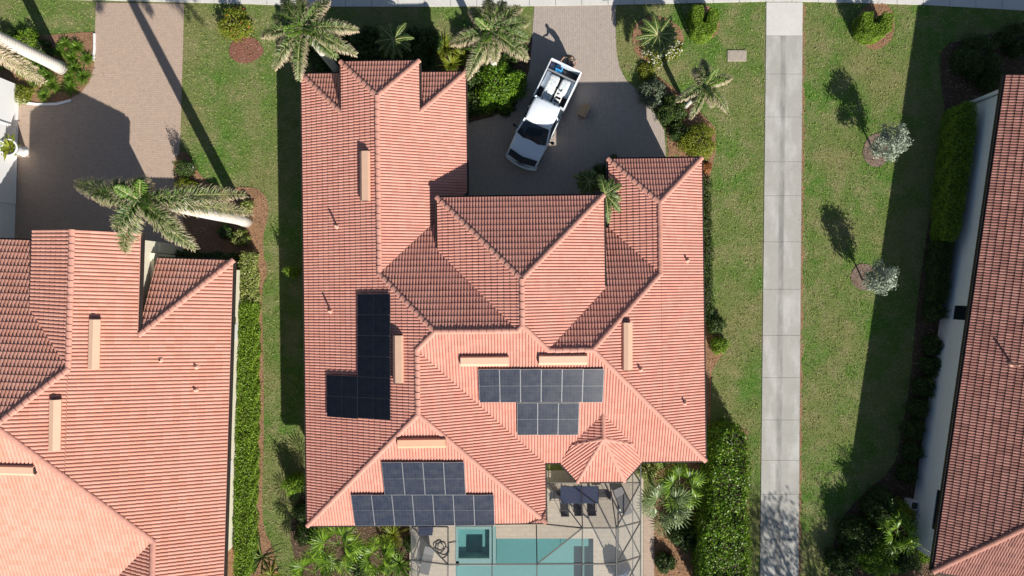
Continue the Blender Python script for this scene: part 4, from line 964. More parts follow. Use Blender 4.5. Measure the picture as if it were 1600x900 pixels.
# ---------------------------------------------------------------- shrubs
SH = [  # px, py, r, h, mat, leaf, label
 (10, 66, .75, .7, 'leaf_dark', .1, 'dark green bush above the white trunk at the left photo edge'), (42, 62, .7, .6, 'leaf', .09, 'green bush above the middle of the white trunk'),
 (66, 76, .55, .5, 'leaf_dark', .09, 'small dark bush above the foot of the white trunk'), (8, 92, .6, .6, 'leaf', .09, 'green bush below the white trunk at the photo edge'),
 (36, 100, .75, .6, 'leaf', .09, 'green bush below the middle of the white trunk'), (56, 108, .5, .5, 'blade', .1, 'light green bush beside the grass clumps'),
 (33, 146, .6, .45, 'leaf_yellow', .09, 'low yellowish bush at the white kerb of the left bed'),
 (287, 262, .48, 1.5, 'leaf_dark', .08, 'dark round bush with a round shadow at the right edge of the left driveway'), (290, 293, .62, .7, 'leaf_yellow', .09, 'bright yellow green bush above the crown of the tallest palm'),
 (384, 322, .42, .6, 'leaf_varieg', .1, 'croton bush just above the foot of the tallest palm'), (376, 372, .5, .7, 'leaf_varieg', .1, 'croton bush just below the foot of the tallest palm'),
 (352, 362, .45, .6, 'leaf_dark', .1, 'dark shrub in the shade left of the croton bushes'),
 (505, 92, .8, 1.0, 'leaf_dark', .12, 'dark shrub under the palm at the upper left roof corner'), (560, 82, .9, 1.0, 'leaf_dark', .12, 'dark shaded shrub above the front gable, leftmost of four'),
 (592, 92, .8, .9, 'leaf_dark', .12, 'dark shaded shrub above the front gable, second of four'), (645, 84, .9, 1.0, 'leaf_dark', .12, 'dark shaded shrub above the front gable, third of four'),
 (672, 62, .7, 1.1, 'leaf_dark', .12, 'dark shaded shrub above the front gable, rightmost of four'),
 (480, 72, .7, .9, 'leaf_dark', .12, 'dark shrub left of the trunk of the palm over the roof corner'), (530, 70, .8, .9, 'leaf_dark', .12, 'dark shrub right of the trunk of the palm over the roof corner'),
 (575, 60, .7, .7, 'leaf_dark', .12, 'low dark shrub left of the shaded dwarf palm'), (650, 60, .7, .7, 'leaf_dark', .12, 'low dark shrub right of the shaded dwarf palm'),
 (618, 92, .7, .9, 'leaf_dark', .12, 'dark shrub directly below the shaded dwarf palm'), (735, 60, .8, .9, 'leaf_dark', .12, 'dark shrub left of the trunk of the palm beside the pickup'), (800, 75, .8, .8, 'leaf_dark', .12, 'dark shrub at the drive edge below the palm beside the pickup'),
 (735, 160, .8, .9, 'leaf_dark', .12, 'dark shrub against the right eave of the left wing'), (790, 165, .6, .5, 'leaf_dark', .1, 'low dark shrub at the bed corner left of the pickup cab'),
 (778, 132, 1.5, 1.35, 'leaf_glossy', .13, 'large round glossy bush left of the pickup'), (745, 118, .8, 1.1, 'leaf_dark', .12, 'dark bush between the roof corner and the large round bush'),
 (1020, 145, .8, .8, 'leaf_grey', .11, 'grey green bush at the bend of the middle driveway'), (1050, 172, .85, .9, 'leaf_dark', .11, 'dark bush under the star shaped palm'),
 (1010, 110, .5, .3, 'leaf_yellow', .09, 'low bright groundcover below the flower bed'), (1092, 220, 1.05, 1.1, 'leaf_yellow', .09, 'large yellow green bush above the right wing corner'),
 (1062, 205, .6, .7, 'leaf_dark', .1, 'small dark bush left of the yellow green bush'), (1103, 262, .35, .4, 'leaf_orange', .1, 'small orange leaved shrub at the right wing corner'),
 (1119, 508, .55, .8, 'leaf_dark', .1, 'bush bulging out of the narrow side hedge, upper one'), (1125, 540, .5, .9, 'leaf', .1, 'bush bulging out of the narrow side hedge, lower one'),
 (1010, 728, .7, 1.2, 'leaf_varieg', .12, 'yellow spotted croton under the lower right roof edge'), (1068, 838, .8, 1.2, 'leaf_dark', .11, 'dark shaded bush right of the pool walk'), (1040, 880, .6, .7, 'leaf_dark', .11, 'low dark bush at the bottom edge right of the pool walk'),
 (455, 424, .34, 1.7, 'leaf', .08, 'slim bush in the shade left of the main house, upper one'), (458, 757, .55, 1.5, 'leaf', .1, 'bush in the shade left of the main house, lower one'),
 (560, 885, .7, .8, 'leaf_dark', .1, 'dark filler shrub between the fan palms'), (640, 850, .4, .8, 'leaf_dark', .1, 'dark shrub tight against the left screen wall'),
 (938, 277, .75, .9, 'leaf_dark', .1, 'dark bush in the shade at the garage corner'), (958, 254, .45, .6, 'leaf_dark', .1, 'small dark bush at the upper eave of the right wing'),
 (470, 800, .5, .8, 'leaf_dark', .1, 'dark bush at the lower left corner of the main roof'), (478, 835, .7, .7, 'leaf_dark', .1, 'dark bush left of the fan palms at the lower left roof corner'),
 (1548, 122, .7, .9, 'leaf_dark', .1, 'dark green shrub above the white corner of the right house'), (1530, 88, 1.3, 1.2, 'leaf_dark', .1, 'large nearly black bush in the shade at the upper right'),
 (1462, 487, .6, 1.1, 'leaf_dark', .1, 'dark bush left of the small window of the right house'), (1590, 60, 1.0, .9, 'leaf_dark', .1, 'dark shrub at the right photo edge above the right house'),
 (1380, 795, 1.0, 1.7, 'leaf_dark', .12, 'tall bush at the top of the lower right thicket'), (1342, 838, 1.1, 1.5, 'leaf_dark', .12, 'bush at the left side of the lower right thicket'),
 (1372, 868, 1.2, 1.7, 'leaf', .12, 'bright bush in the middle of the lower right thicket'), (1318, 880, .9, 1.1, 'leaf_dark', .12, 'dark bush at the bottom left of the lower right thicket'),
 (1412, 872, .9, 1.4, 'leaf_dark', .12, 'bush next to the white corner in the lower right thicket'), (1405, 800, .7, 1.8, 'leaf_yellow', .12, 'yellow green bush at the upper right of the lower right thicket')]
for px, py, r_, h_, m_, lf, lb in SH: shrub('bush', lb, 'bush', px, py, r_, h_, M[m_], lf)
shrub('bush', 'yellow flowering bush beside the lower left corner of the right house roof', 'bush', 1442, 868, .5, .9, M['leaf'], .1, extra=(M['leaf_yellow'], 70, .1))
shrub('bush', 'light green bush with red flowers at the top edge beside the palm', 'bush', 366, 36, .95, 1.0, M['leaf_yellow'], .11, dens=330, extra=(M['red'], 26, .12))
shrub('flower_bed', 'white and yellow groundcover flowers around the dark dwarf palm', 'flowers', 1034, 72, 1.1, .35, M['leaf_yellow'], .1, extra=(M['petal'], 330, .11))
# low shaded planting along the right house
for i, (py, r_) in enumerate(((540, .6), (572, .6), (604, .65), (638, .6), (672, .65), (706, .6), (740, .6))):
    shrub('bush', 'low dark shrub in the row along the white wall, %s' % ['topmost', 'second from the top', 'third from the top', 'fourth from the top', 'third from the bottom', 'second from the bottom', 'bottommost'][i], 'bush', 1466-12*i/1.6+(py % 7)-8, py, r_, .8, M['leaf_dark'], .1, group='low shrubs along the white wall')
hedge('hedge', 'yellow variegated hedge at the upper right corner of the left house', [(376, 396), (391, 396), (391, 472), (376, 472)], 1.3, M['leaf_varieg'], .10)
hedge('hedge', 'long clipped green hedge along the wall of the left house', [(376, 474), (392, 474), (391, 560), (391, 650), (389, 760), (387, 860), (384, 905), (366, 908), (367, 800), (370, 640), (373, 560)], 1.4, M['leaf'], .10)
hedge('hedge', 'narrow dark hedge along the upper eave of the left house', [(262, 393), (366, 398), (366, 412), (262, 410)], .9, M['leaf_dark'], .09)
hedge('hedge', 'narrow low hedge along the right side of the main house', [(1098, 278), (1110, 278), (1113, 390), (1114, 500), (1100, 500)], .5, M['leaf_dark'], .09, dens=600)
hedge('hedge', 'wide bright glossy hedge at the lower right of the main house', smooth_poly([(1122, 676), (1164, 670), (1170, 720), (1166, 800), (1170, 870), (1170, 960), (1102, 960), (1100, 822), (1114, 806), (1112, 740)], 1), 2.2, M['leaf_glossy'], .14, dens=430, rough=.17)
hedge('hedge', 'clipped green hedge against the upper white wall of the right house', smooth_poly([(1500, 163), (1529, 158), (1519, 240), (1504, 330), (1496, 376), (1478, 374), (1484, 300), (1492, 220)], 1), 1.5, M['leaf'], .10)
hedge('hedge', 'dark lower hedge below the clipped hedge at the right house', [(1466, 378), (1490, 380), (1480, 470), (1458, 470)], 1.0, M['leaf_dark'], .10)
hedge('horseshoe_hedge', 'horseshoe shaped clipped hedge on the lawn left of the garden path', [(1083, 10), (1097, 8), (1097, 36), (1108, 36), (1109, 14), (1121, 14), (1121, 43), (1112, 54), (1098, 56), (1087, 47)], 1.25, M['leaf'], .075, dens=1500, rough=.03)
hedge('horseshoe_hedge', 'horseshoe shaped clipped hedge on the lawn right of the garden path', [(1349, 20), (1362, 18), (1364, 37), (1379, 38), (1381, 20), (1394, 20), (1394, 45), (1383, 54), (1370, 57), (1356, 52), (1349, 44)], 1.25, M['leaf'], .075, dens=1500, rough=.03)
# ---------------------------------------------------------------- trees
def tree(name, label, base, z0, z1, r_, m, leaf, n, group=None, rt=.07, clumps=26):
    b_ = Vector(base); t_ = thing(name, label, 'tree', b_, group)
    tb = MB(); tb.tube([b_, b_+Vector((.04, .02, z0*.8)), b_+Vector((0, 0, (z0+z1)/2))], [rt*1.3, rt, rt*.5], 9)
    cl_ = []
    ph_ = random.uniform(0, 6); sq_ = random.uniform(.8, 1.1)
    for i in range(clumps):
        a = i*2.4*sq_+ph_; f = (i+.5)/clumps; z = z0+(z1-z0)*(.12+.78*f); rr = r_*math.sqrt(max(.05, 1-(2*f-.85)**2*.85))*random.uniform(.35, .85)
        cl_.append((b_+Vector((math.cos(a)*rr, math.sin(a)*rr, z)), r_*random.uniform(.28, .46)))
    tb.build('trunk', M['bark'], t_, True)
    for c, rr in cl_[::4]:
        lb_ = MB(); lb_.tube([b_+Vector((0, 0, max(z0*.8, c.z*.55))), b_.lerp(c, .5)+Vector((0, 0, c.z*.28)), c], [rt*.5, rt*.35, rt*.12], 6); lb_.build('limb', M['bark'], t_, True)
    Cs = []; Ns = []
    for c, rr in cl_:
        k = n//clumps; d = unit(RNG.normal(0, 1, (k, 3))); rad = rr*RNG.uniform(.35, 1.1, k)[:, None]; d[:, 2] *= .8
        Cs.append(np.array(c)+d*rad); Ns.append(d+[0, 0, .6])
    V = leafset(np.concatenate(Cs), np.concatenate(Ns), leaf); npobj('crown', V, 4, m, t_); return t_
b1 = P(1363, 234); b2 = P(1347, 437)
tree('silver_tree', 'silver leaved tree on the right lawn, upper of two', (b1.x, b1.y, 0), .95, 3.15, 1.05, M['leaf_silver'], .13, 3400, 'silver leaved trees', .045)
tree('silver_tree', 'silver leaved tree on the right lawn, lower of two', (b2.x, b2.y, 0), .95, 3.0, .95, M['leaf_silver'], .13, 3000, 'silver leaved trees', .045)
for i, (px, py, z, dx_) in enumerate(((1362, 236, .5, -17), (1362, 236, .5, 3), (1346, 438, .5, 22))):
    pass
a_ = P(1452, 1040); tree('shade_tree', 'broad green tree below the photo beside the lower right thicket', (a_.x, a_.y, 0), 2.2, 7.0, 3.0, M['leaf_dark'], .2, 9000, None, .2, 40)
a_ = P(1370, 1180); tree('shade_tree', 'taller loose tree below the photo shading the garden path', (a_.x, a_.y, 0), 4.0, 10.5, 3.4, M['leaf'], .2, 5200, None, .22, 34)
# grass blades on the lawns
def lawn_blades(n):
    X = RNG.uniform(-31, 31, n); Y = RNG.uniform(-18, 17.4, n); ok = np.ones(n, bool)
    XJ, YJ = X+RNG.normal(0, .045, n), Y+RNG.normal(0, .045, n)
    for q in no_grass: ok &= ~in_poly(XJ, YJ, q)
    hp = [hw((a*S, b_*S, 0), TH) for a, b_ in ((-9.1, 9.5), (-2.45, 9.5), (-2.45, 3.6), (8.35, 5.4), (8.35, -7.6), (.95, -10.35), (-9.1, -10.35))]
    ok &= ~in_poly(X, Y, [(v_.x, v_.y) for v_ in hp])
    q = [hw(v_, TL) for v_ in ((-15.45, .55, 0), (-15.45, -26, 0), (-36, -26, 0), (-36, 1.3, 0))]; ok &= ~in_poly(X, Y, [(v_.x, v_.y) for v_ in q])
    X, Y = X[ok], Y[ok]; n = len(X)
    a = RNG.uniform(0, 2*np.pi, n); hm = .5+.5*np.sin(X*9+3*np.sin(Y*5))*np.sin(Y*8+2*np.sin(X*6)); ok2 = RNG.uniform(0, 1, n) < .45+.55*hm; X, Y, a, hm = X[ok2], Y[ok2], a[ok2], hm[ok2]; n = len(X); l = RNG.uniform(.05, .13, n)*(.6+.8*hm); w_ = RNG.uniform(.012, .03, n); e = RNG.uniform(.2, 1.2, n)
    D = np.stack([np.cos(a)*np.cos(e), np.sin(a)*np.cos(e), np.sin(e)], 1); S_ = np.stack([-np.sin(a), np.cos(a), 0*a], 1); C = np.stack([X, Y, 0*X], 1)
    V = np.stack([C-S_*w_[:, None], C+S_*w_[:, None], C+D*l[:, None]], 1).reshape(-1, 3)
    return tag(npobj('grass', V, 3, M['grass']), 'short mown lawn grass between the houses and drives', 'grass', kind='stuff')
lawn_blades(420000)

# bark chips on the beds and a little leaf litter on the drives
M['chip'] = leafmat('bark_chip', (.17, .10, .06), (.36, .24, .15), .9, 0, .1, bright=(.55, .42, .30))
CX = []; CY = []
for q in beds:
    xs_ = [a[0] for a in q]; ys_ = [a[1] for a in q]; k = int((max(xs_)-min(xs_))*(max(ys_)-min(ys_))*55)
    X = RNG.uniform(min(xs_), max(xs_), k); Y = RNG.uniform(min(ys_), max(ys_), k); ok = in_poly(X, Y, q); X, Y = X[ok], Y[ok]
    CX.append(X+RNG.normal(0, .07, len(X))); CY.append(Y+RNG.normal(0, .07, len(X)))
CX = np.concatenate(CX); CY = np.concatenate(CY); k = len(CX)
C = np.stack([CX, CY, np.full(k, .045)+RNG.uniform(0, .02, k)], 1)
tag(npobj('mulch_chips', leafset(C, np.tile([0, 0, 1.], (k, 1)), .10, .045, .35), 4, M['chip']), 'brown bark chips covering the planting beds', 'mulch', kind='stuff')
k = 700; cx_ = np.concatenate([RNG.uniform(-29, -20, k//2), RNG.uniform(-2, 9, k//2)]); cy_ = RNG.uniform(3, 16.5, k//2*2)
ok = np.zeros(len(cx_), bool)
for q in (DL, DC): ok |= in_poly(cx_, cy_, [g(*p_) for p_ in q])
cx_, cy_ = cx_[ok], cy_[ok]; k = len(cx_)
tag(npobj('leaf_litter', leafset(np.stack([cx_, cy_, np.full(k, .03)], 1), np.tile([0, 0, 1.], (k, 1)), .07, .03, .2), 4, M['chip']), 'scattered dry leaves on the paved driveways', 'leaf litter', kind='stuff')
# ---------------------------------------------------------------- small garden things
M['cover'] = plain('weathered_cover', (.36, .31, .26), .95, var=.3, sc=7, bmp=.01)
v_ = P(1152, 86.5, .1); u_ = thing('concrete_cover', 'rectangular grey concrete cover set in the lawn beside the garden path', 'utility cover', (v_.x, v_.y, 0))
mb = MB(); mb.box((v_.x, v_.y, .03), (1.12, .66, .06)); bevel(mb.build('slab', M['cover'], u_), .025)
mb = MB(); mb.box((v_.x, v_.y, .058), (.9, .46, .016)); mb.build('lid', M['cover'], u_)
# urn with plant at the left garage
v_ = P(38, 237); t_ = thing('planter', 'tall white urn with a leafy plant beside the left garage wall', 'planter', v_)
mb = MB(); mb.lathe(v_, [(.26, 0), (.30, .06), (.20, .12), (.24, .35), (.36, .8), (.44, 1.15), (.50, 1.2), (.50, 1.28), (.42, 1.28), (.40, 1.15)], 20); mb.build('pot', M['white'], t_, True)
blades(v_.x, v_.y, 1.12, 34, .75, .14, M['leaf_yellow'], name='plant', root=t_)
v_ = P(301, 263); t_ = thing('planter', 'small white pot beside the dark round bush', 'planter', v_); mb = MB(); mb.lathe(v_, [(.13, 0), (.22, .35), (.24, .38), (.2, .38)], 14); mb.build('pot', M['white'], t_, True)
blades(v_.x, v_.y, .34, 16, .3, .05, M['blade'], name='plant', root=t_)
# pale kerb strips of the left bed
mb = MB(); kp = [g(a, b_) for a, b_ in ((15, 158), (30, 160), (60, 163.5), (90, 163), (112, 157))]
for a, b_ in zip(kp, kp[1:]): mb.bar((a[0], a[1], .04), (b_[0], b_[1], .04), .13, .1)
struct(mb.build('kerb', M['white']))
mb = MB(); kp = [g(a, b_) for a, b_ in ((148.5, 53), (148.5, 75), (147, 95))]
for a, b_ in zip(kp, kp[1:]): mb.bar((a[0], a[1], .04), (b_[0], b_[1], .04), .1, .1)
struct(mb.build('kerb_side', M['white']))
mb = MB(); mb.prism([g(-10, 136), g(0, 137), g(46, 158), g(14, 160), g(-10, 160)], 0, .3); w_ = tag(mb.build('low_wall', M['stucco']), 'low cream ledge at the white wall corner at the left photo edge', 'ledge')
# cardboard box on the drive
v_ = P(913, 173, .25); t_ = thing('wooden_crate', 'small brown slatted crate standing on the shaded driveway behind the pickup', 'crate', (v_.x, v_.y, .02))
a_ = math.radians(62); Rz = Matrix.Rotation(a_, 3, 'Z'); M['cardboard'] = plain('raw_board', (.36, .25, .15), .8, var=.2)
mb = MB(); mb.box((v_.x, v_.y, .2), (.74, .46, .32), a_); bevel(mb.build('case', M['cardboard'], t_), .01)
for k in (-1, 0, 1):
    c = Vector((v_.x, v_.y, .375))+Rz@Vector((0, k*.155, 0)); mb = MB(); mb.box(c, (.78, .14, .025), a_); mb.build('board', M['cardboard'], t_)
# ---------------------------------------------------------------- pickup truck
def paint():
    m, t, b = mat('white_car_paint'); b.inputs['Base Color'].default_value = (.80, .86, .92, 1); b.inputs['Roughness'].default_value = .28; b.inputs['Coat Weight'].default_value = .8; b.inputs['Coat Roughness'].default_value = .06; return m
M['paint'] = paint(); M['carglass'] = plain('car_glass', (.03, .045, .06), .04, var=.05); M['chrome'] = plain('chrome', (.6, .6, .62), .2, 1); M['liner'] = plain('bed_liner', (.03, .03, .035), .8)
M['lamp'] = plain('lamp_lens', (.55, .57, .6), .1); M['lampred'] = plain('red_lens', (.45, .02, .02), .2)
rear = P(885.5, 101, 1.3); front = P(811, 259, .9)
ax = Vector((front.x-rear.x, front.y-rear.y, 0)); TLn = ax.length; ax.normalize(); rt = Vector((-ax.y, ax.x, 0))*-1
mid = (Vector((rear.x, rear.y, 0))+Vector((front.x, front.y, 0)))/2
def T(x, y, z): v_ = mid+rt*x+ax*y; return Vector((v_.x, v_.y, z+.02))
TR = Matrix((rt, ax, Vector((0, 0, 1)))).transposed()
truck = thing('pickup_truck', 'white crew cab pickup with open loaded bed parked on the middle driveway', 'pickup truck', T(0, 0, 0))
Lh = TLn/2; cabr = -Lh+2.35
def loft(stations, ring, name, m, parent, closed=True, cap=True, smooth=True):
    V = []; n = None
    for st in stations:
        r_ = [T(x, st[0] if y is None else y, z) for x, y, z in ring(st)]; n = len(r_); V += r_
    Fc = []
    for i in range(len(stations)-1):
        for k in range(n if closed else n-1):
            a = i*n+k; b_ = i*n+(k+1) % n; Fc.append((a, b_, b_+n, a+n))
    if cap: Fc.append(tuple(range(n))[::-1]); Fc.append(tuple(range(len(V)-n, len(V))))
    o = obj(name, V, Fc, m, parent, smooth)
    bm = bmesh.new(); bm.from_mesh(o.data); bmesh.ops.recalc_face_normals(bm, faces=bm.faces); bm.to_mesh(o.data); bm.free(); return o
# y, half width, top z, bottom z
body_st = [(cabr, .985, 1.22, .38), (cabr+.6, 1.0, 1.22, .36), (Lh-2.4, 1.0, 1.22, .36), (Lh-1.6, 1.0, 1.24, .36), (Lh-1.0, .985, 1.20, .36), (Lh-.55, .96, 1.14, .38), (Lh-.3, .92, 1.05, .42), (Lh-.16, .86, .98, .45)]
def bring(st):
    y, w_, zt_, zb = st
    half = [(w_*.93, None, zb), (w_, None, zb+.12), (w_, None, zt_-.28), (w_*.975, None, zt_-.10), (w_*.90, None, zt_-.015), (w_*.62, None, zt_+.03), (w_*.45, None, zt_+.015), (w_*.2, None, zt_+.05)]
    return half+[(-x, y_, z) for x, y_, z in half[::-1]]
bo = loft(body_st, bring, 'body', M['paint'], truck); m_ = bo.modifiers.new('s', 'SUBSURF'); m_.levels = 1; m_.render_levels = 2
# grille, bumper, headlights
def tbox(x, y, z, sx, sy, sz_, m, name, parent=None, bev=.02, tilt=0):
    mb = MB(); M3 = TR @ Matrix.Rotation(tilt, 3, 'Z'); mb.box(T(x, y, z), (sx, sy, sz_), M=M3); o = mb.build(name, m, parent or truck)
    if bev: bevel(o, bev)
    return o
gy = Lh-.14
grille = obj('grille', [T(x, gy-abs(x)*.14+o_, z) for o_, z in ((-.12, 1.05), (.05, .62)) for x in (-.78, -.4, 0, .4, .78)], [(i, i+1, i+6, i+5) for i in range(4)], M['black'], truck)
mb = MB()
for z, o_ in ((.74, .03), (.86, 0), (.97, -.05)): mb.tube([T(x, gy-abs(x)*.14+o_, z) for x in (-.6, -.3, 0, .3, .6)], .018, 6)
mb.build('grille_bar', M['chrome'], grille)
obj('hood_gap', [T(x, gy-.36-abs(x)*.16, 1.235-abs(x)*.05) for x in (-.86, -.4, 0, .4, .86)]+[T(x, gy+.01-abs(x)*.18, 1.10) for x in (-.84, -.4, 0, .4, .84)], [(i, i+1, i+6, i+5) for i in range(4)], M['black'], truck)
mb = MB()
V = []
for x in np.linspace(-.98, .98, 11):
    y = Lh-.02-.22*abs(x)**2.2; V += [T(x, y-.2, .66), T(x, y, .64), T(x, y+.02, .42), T(x, y-.16, .38)]
Fc = []
for i in range(10):
    for k in range(4): Fc.append((i*4+k, i*4+(k+1) % 4, i*4+4+(k+1) % 4, i*4+4+k))
mb.add(V, Fc); bmp_ = mb.build('front_bumper', M['paint'], truck, True)
for s_ in (-1, 1):
    tbox(s_*.80, Lh-.30, .88, .34, .16, .22, M['lamp'], 'headlight', tilt=-s_*.35)
    tbox(s_*.93, -Lh+.10, 1.0, .12, .14, .42, M['lampred'], 'tail_light')
# cab: glass house with windshield, side windows, roof
zb, zt_ = 1.23, 1.86; cf = Lh-1.62; cfr = Lh-2.42; cb = cabr+.03; cbr = cabr+.16
def cabpt(x, y, z): return T(x, y, z)
W0, W1 = .95, .76
obj('windshield', [T(-W0*.95, cf, zb+.02), T(-.5, cf+.14, zb+.02), T(.5, cf+.14, zb+.02), T(W0*.95, cf, zb+.02), T(W1*.95, cfr, zt_-.03), T(.4, cfr+.09, zt_-.02), T(-.4, cfr+.09, zt_-.02), T(-W1*.95, cfr, zt_-.03)],
    [(0, 1, 6, 7), (1, 2, 5, 6), (2, 3, 4, 5)], M['carglass'], truck)
mb = MB()
for s_ in (-.45, .25): mb.tube([T(s_, cf+.12, zb+.06), T(s_+.28, cf-.08, zb+.15), T(s_+.5, cf-.02, zb+.12)], .012, 5); 
wp = [mb.v, mb.f]
half_n = len(mb.v)//2
for k in range(2):
    m2 = MB(); m2.tube([T((-.45, .25)[k], cf+.12, zb+.06), T((-.45, .25)[k]+.5, cf+.03, zb+.13)], .012, 5); m2.build('wiper', M['black'], truck)
for s_ in (-1, 1):
    ym = (cfr+cbr)/2-.1
    for ya, yb_, ya1, yb1 in ((cf-.10, ym+.05, cfr-.06, ym+.05), (ym-.05, cb+.10, ym-.05, cbr+.06)):
        obj('side_window', [T(s_*W0*1.003, ya, zb+.02), T(s_*W0*1.003, yb_, zb+.02), T(s_*W1*1.01, yb1, zt_-.05), T(s_*W1*1.01, ya1, zt_-.05)], [(0, 1, 2, 3)], M['carglass'], truck)
    for pa, pb, w_ in (((W0, cf, zb), (W1, cfr, zt_), .09), ((W0, cb, zb), (W1, cbr, zt_), .12), ((W0, ym, zb), (W1, ym, zt_), .08)):
        mb = MB(); mb.bar(T(s_*pa[0], pa[1], pa[2]), T(s_*pb[0], pb[1], pb[2]), w_, .05); mb.build('pillar', M['paint'], truck)
obj('rear_window', [T(-W0*.9, cb, zb+.02), T(W0*.9, cb, zb+.02), T(W1*.9, cbr, zt_-.04), T(-W1*.9, cbr, zt_-.04)], [(0, 1, 2, 3)], M['carglass'], truck)
rst = [(cbr-.03, .74, zt_-.03), (cbr+.1, .79, zt_+.03), (cbr+.5, .81, zt_+.06), (cfr-.5, .81, zt_+.06), (cfr-.1, .79, zt_+.03), (cfr+.04, .74, zt_-.02)]
def rring(st):
    y, w_, z = st; top = [(w_, None, z-.07), (w_*.97, None, z-.01), (w_*.85, None, z+.02), (w_*.45, None, z+.045), (0, None, z+.05)]
    bow = .06 if y > 0 else 0
    r_ = top+[(-x, a, b_) for x, a, b_ in top[::-1][1:]]
    return [(x, y+(bow*(1-(x/.8)**2) if st is rst[-1] else 0), z_) for x, _, z_ in r_]
loft(rst, rring, 'cab_roof', M['paint'], truck)
for s_ in (-.38, .38): tbox(s_, cbr-.0, zt_+.03, .06, .16, .05, M['black'], 'roof_clip', bev=.01)
tbox(0, (cf+cb)/2-.2, zb-.02, 1.72, cf-cb-.5, .3, M['liner'], 'interior')
for s_ in (-1, 1):
    mr = MB(); mr.bar(T(s_*.97, cf-.25, zb+.05), T(s_*1.16, cf-.27, zb+.08), .06); mo = mr.build('mirror', M['black'], truck)
    tbox(s_*1.19, cf-.27, zb+.12, .2, .13, .26, M['black'], 'mirror_housing', mo, .04)
    mr = MB(); mr.box(T(s_*1.0, cf-.75, .98), (.03, .2, .035), M=TR); mr.build('door_handle', M['chrome'], truck)
# bed
y0_, y1_ = -Lh+.06, cabr-.03; bw = .99
bed = tbox(0, (y0_+y1_)/2, .72, 2*bw-.1, y1_-y0_, .08, M['liner'], 'bed_floor', bev=0)
for s_ in (-1, 1):
    def rg(st): return [(s_*st[1], None, .42), (s_*bw, None, .5), (s_*bw, None, 1.1), (s_*(bw-.02), None, 1.32), (s_*(bw-.06), None, 1.36), (s_*(bw-.09), None, 1.36), (s_*(bw-.10), None, 1.3), (s_*(bw-.10), None, .72)]
    loft([(y0_, bw-.04), (y1_, bw-.04)], rg, 'bed_side', M['paint'], truck, smooth=False)
    tbox(s_*.72, (y0_+y1_)/2-.05, .88, .3, 1.0, .26, M['paint'], 'wheel_well', bev=.08)
tbox(0, y0_, .98, 1.86, .09, .72, M['paint'], 'tailgate'); tbox(0, y1_+.02, .98, 1.8, .06, .66, M['paint'], 'bed_front'); tbox(0, -Lh-.02, .52, 1.9, .18, .2, M['chrome'], 'rear_bumper')
tbox(0, y0_+.62, 1.31, 1.74, .09, .07, M['alu'], 'cross_bar', bev=.01)
for s_ in (-1, 1):
    for yw in (Lh-1.05, -Lh+1.15):
        mb = MB(); c = T(s_*.86, yw, .37); sx = rt; prof = [(-.13, .30), (-.12, .37), (-.06, .385), (.06, .385), (.12, .37), (.13, .30)]
        V = []; K = 22
        for o_, r_ in prof:
            for k in range(K):
                t_ = 2*math.pi*k/K; V.append(c+sx*o_+ax*(math.cos(t_)*r_)+Vector((0, 0, math.sin(t_)*r_)))
        Fc = [(i*K+k, i*K+(k+1) % K, (i+1)*K+(k+1) % K, (i+1)*K+k) for i in range(5) for k in range(K)]
        Fc += [tuple(range(K))[::-1], tuple(range(5*K, 6*K))]
        wh = obj('wheel', V, Fc, M['rubber'], truck, True)
        V = [c+sx*s_*o_+ax*(math.cos(2*math.pi*k/K)*r_)+Vector((0, 0, math.sin(2*math.pi*k/K)*r_)) for r_, o_ in ((.26, .135), (.10, .11)) for k in range(K)]
        obj('rim', V, [(k, (k+1) % K, K+(k+1) % K, K+k) for k in range(K)]+[tuple(range(K, 2*K))], M['chrome'], wh)
        # dark arch
# load in the bed
def wrapmat():
    m, t, b = mat('plastic_wrap'); n = noise(t, pos(t), 7, 5, .7); c = ramp(t, n, [(.35, (.42, .50, .55, 1)), (.6, (.78, .80, .80, 1))])
    t.links.new(c, b.inputs['Base Color']); b.inputs['Roughness'].default_value = .18; bump(t, b, n, .8, .05); return m
M['wrap'] = wrapmat(); M['blue'] = plain('blue_fabric', (.02, .25, .55), .7); M['navy'] = plain('navy_fabric', (.012, .022, .06), .7)
def bundle(label, x, y, w_, l_, h_, z0=.77):
    o_ = thing('wrapped_bundle', label, 'bundle', T(x, y, z0), 'plastic wrapped load in the pickup bed')
    def rb(st):
        yy, s__, zz = st; ww = w_/2*s__
        return [(x-ww, None, z0), (x-ww, None, z0+zz*.8), (x-ww*.8, None, z0+zz), (x+ww*.8, None, z0+zz), (x+ww, None, z0+zz*.8), (x+ww, None, z0)]
    q = loft([(y-l_/2, .72, h_*.8), (y-l_/2+.1, .95, h_*.97), (y-.1, 1, h_), (y, .97, h_*.93), (y+.1, 1, h_*.9), (y+l_/2-.1, .97, h_*.7), (y+l_/2, .9, h_*.5)], rb, 'wrapping', M['wrap'], o_); bevel(q, .04, 3)
    return o_
bundle('long plastic wrapped bundle on the left side of the pickup bed', .28, y0_+1.53, .60, 1.62, .62)
bundle('short plastic wrapped bundle on the right side of the pickup bed', -.40, y0_+1.15, .52, .95, .60)
ld = thing('step_ladder', 'folded white step ladder lying beside the short wrapped bundle', 'ladder', T(-.38, y0_+1.9, 1.25), None)
for s_ in (-.19, .19): mb = MB(); mb.bar(T(-.36+s_, y0_+1.45, 1.43), T(-.36+s_, y0_+2.32, 1.2), .05, .04); mb.build('rail', M['white'], ld)
for k in range(4):
    f = (k+.3)/4; mb = MB(); mb.bar(T(-.55, y0_+1.5+f*.82, 1.42-f*.2), T(-.17, y0_+1.5+f*.82, 1.42-f*.2), .09, .02); mb.build('step', M['white'], ld)
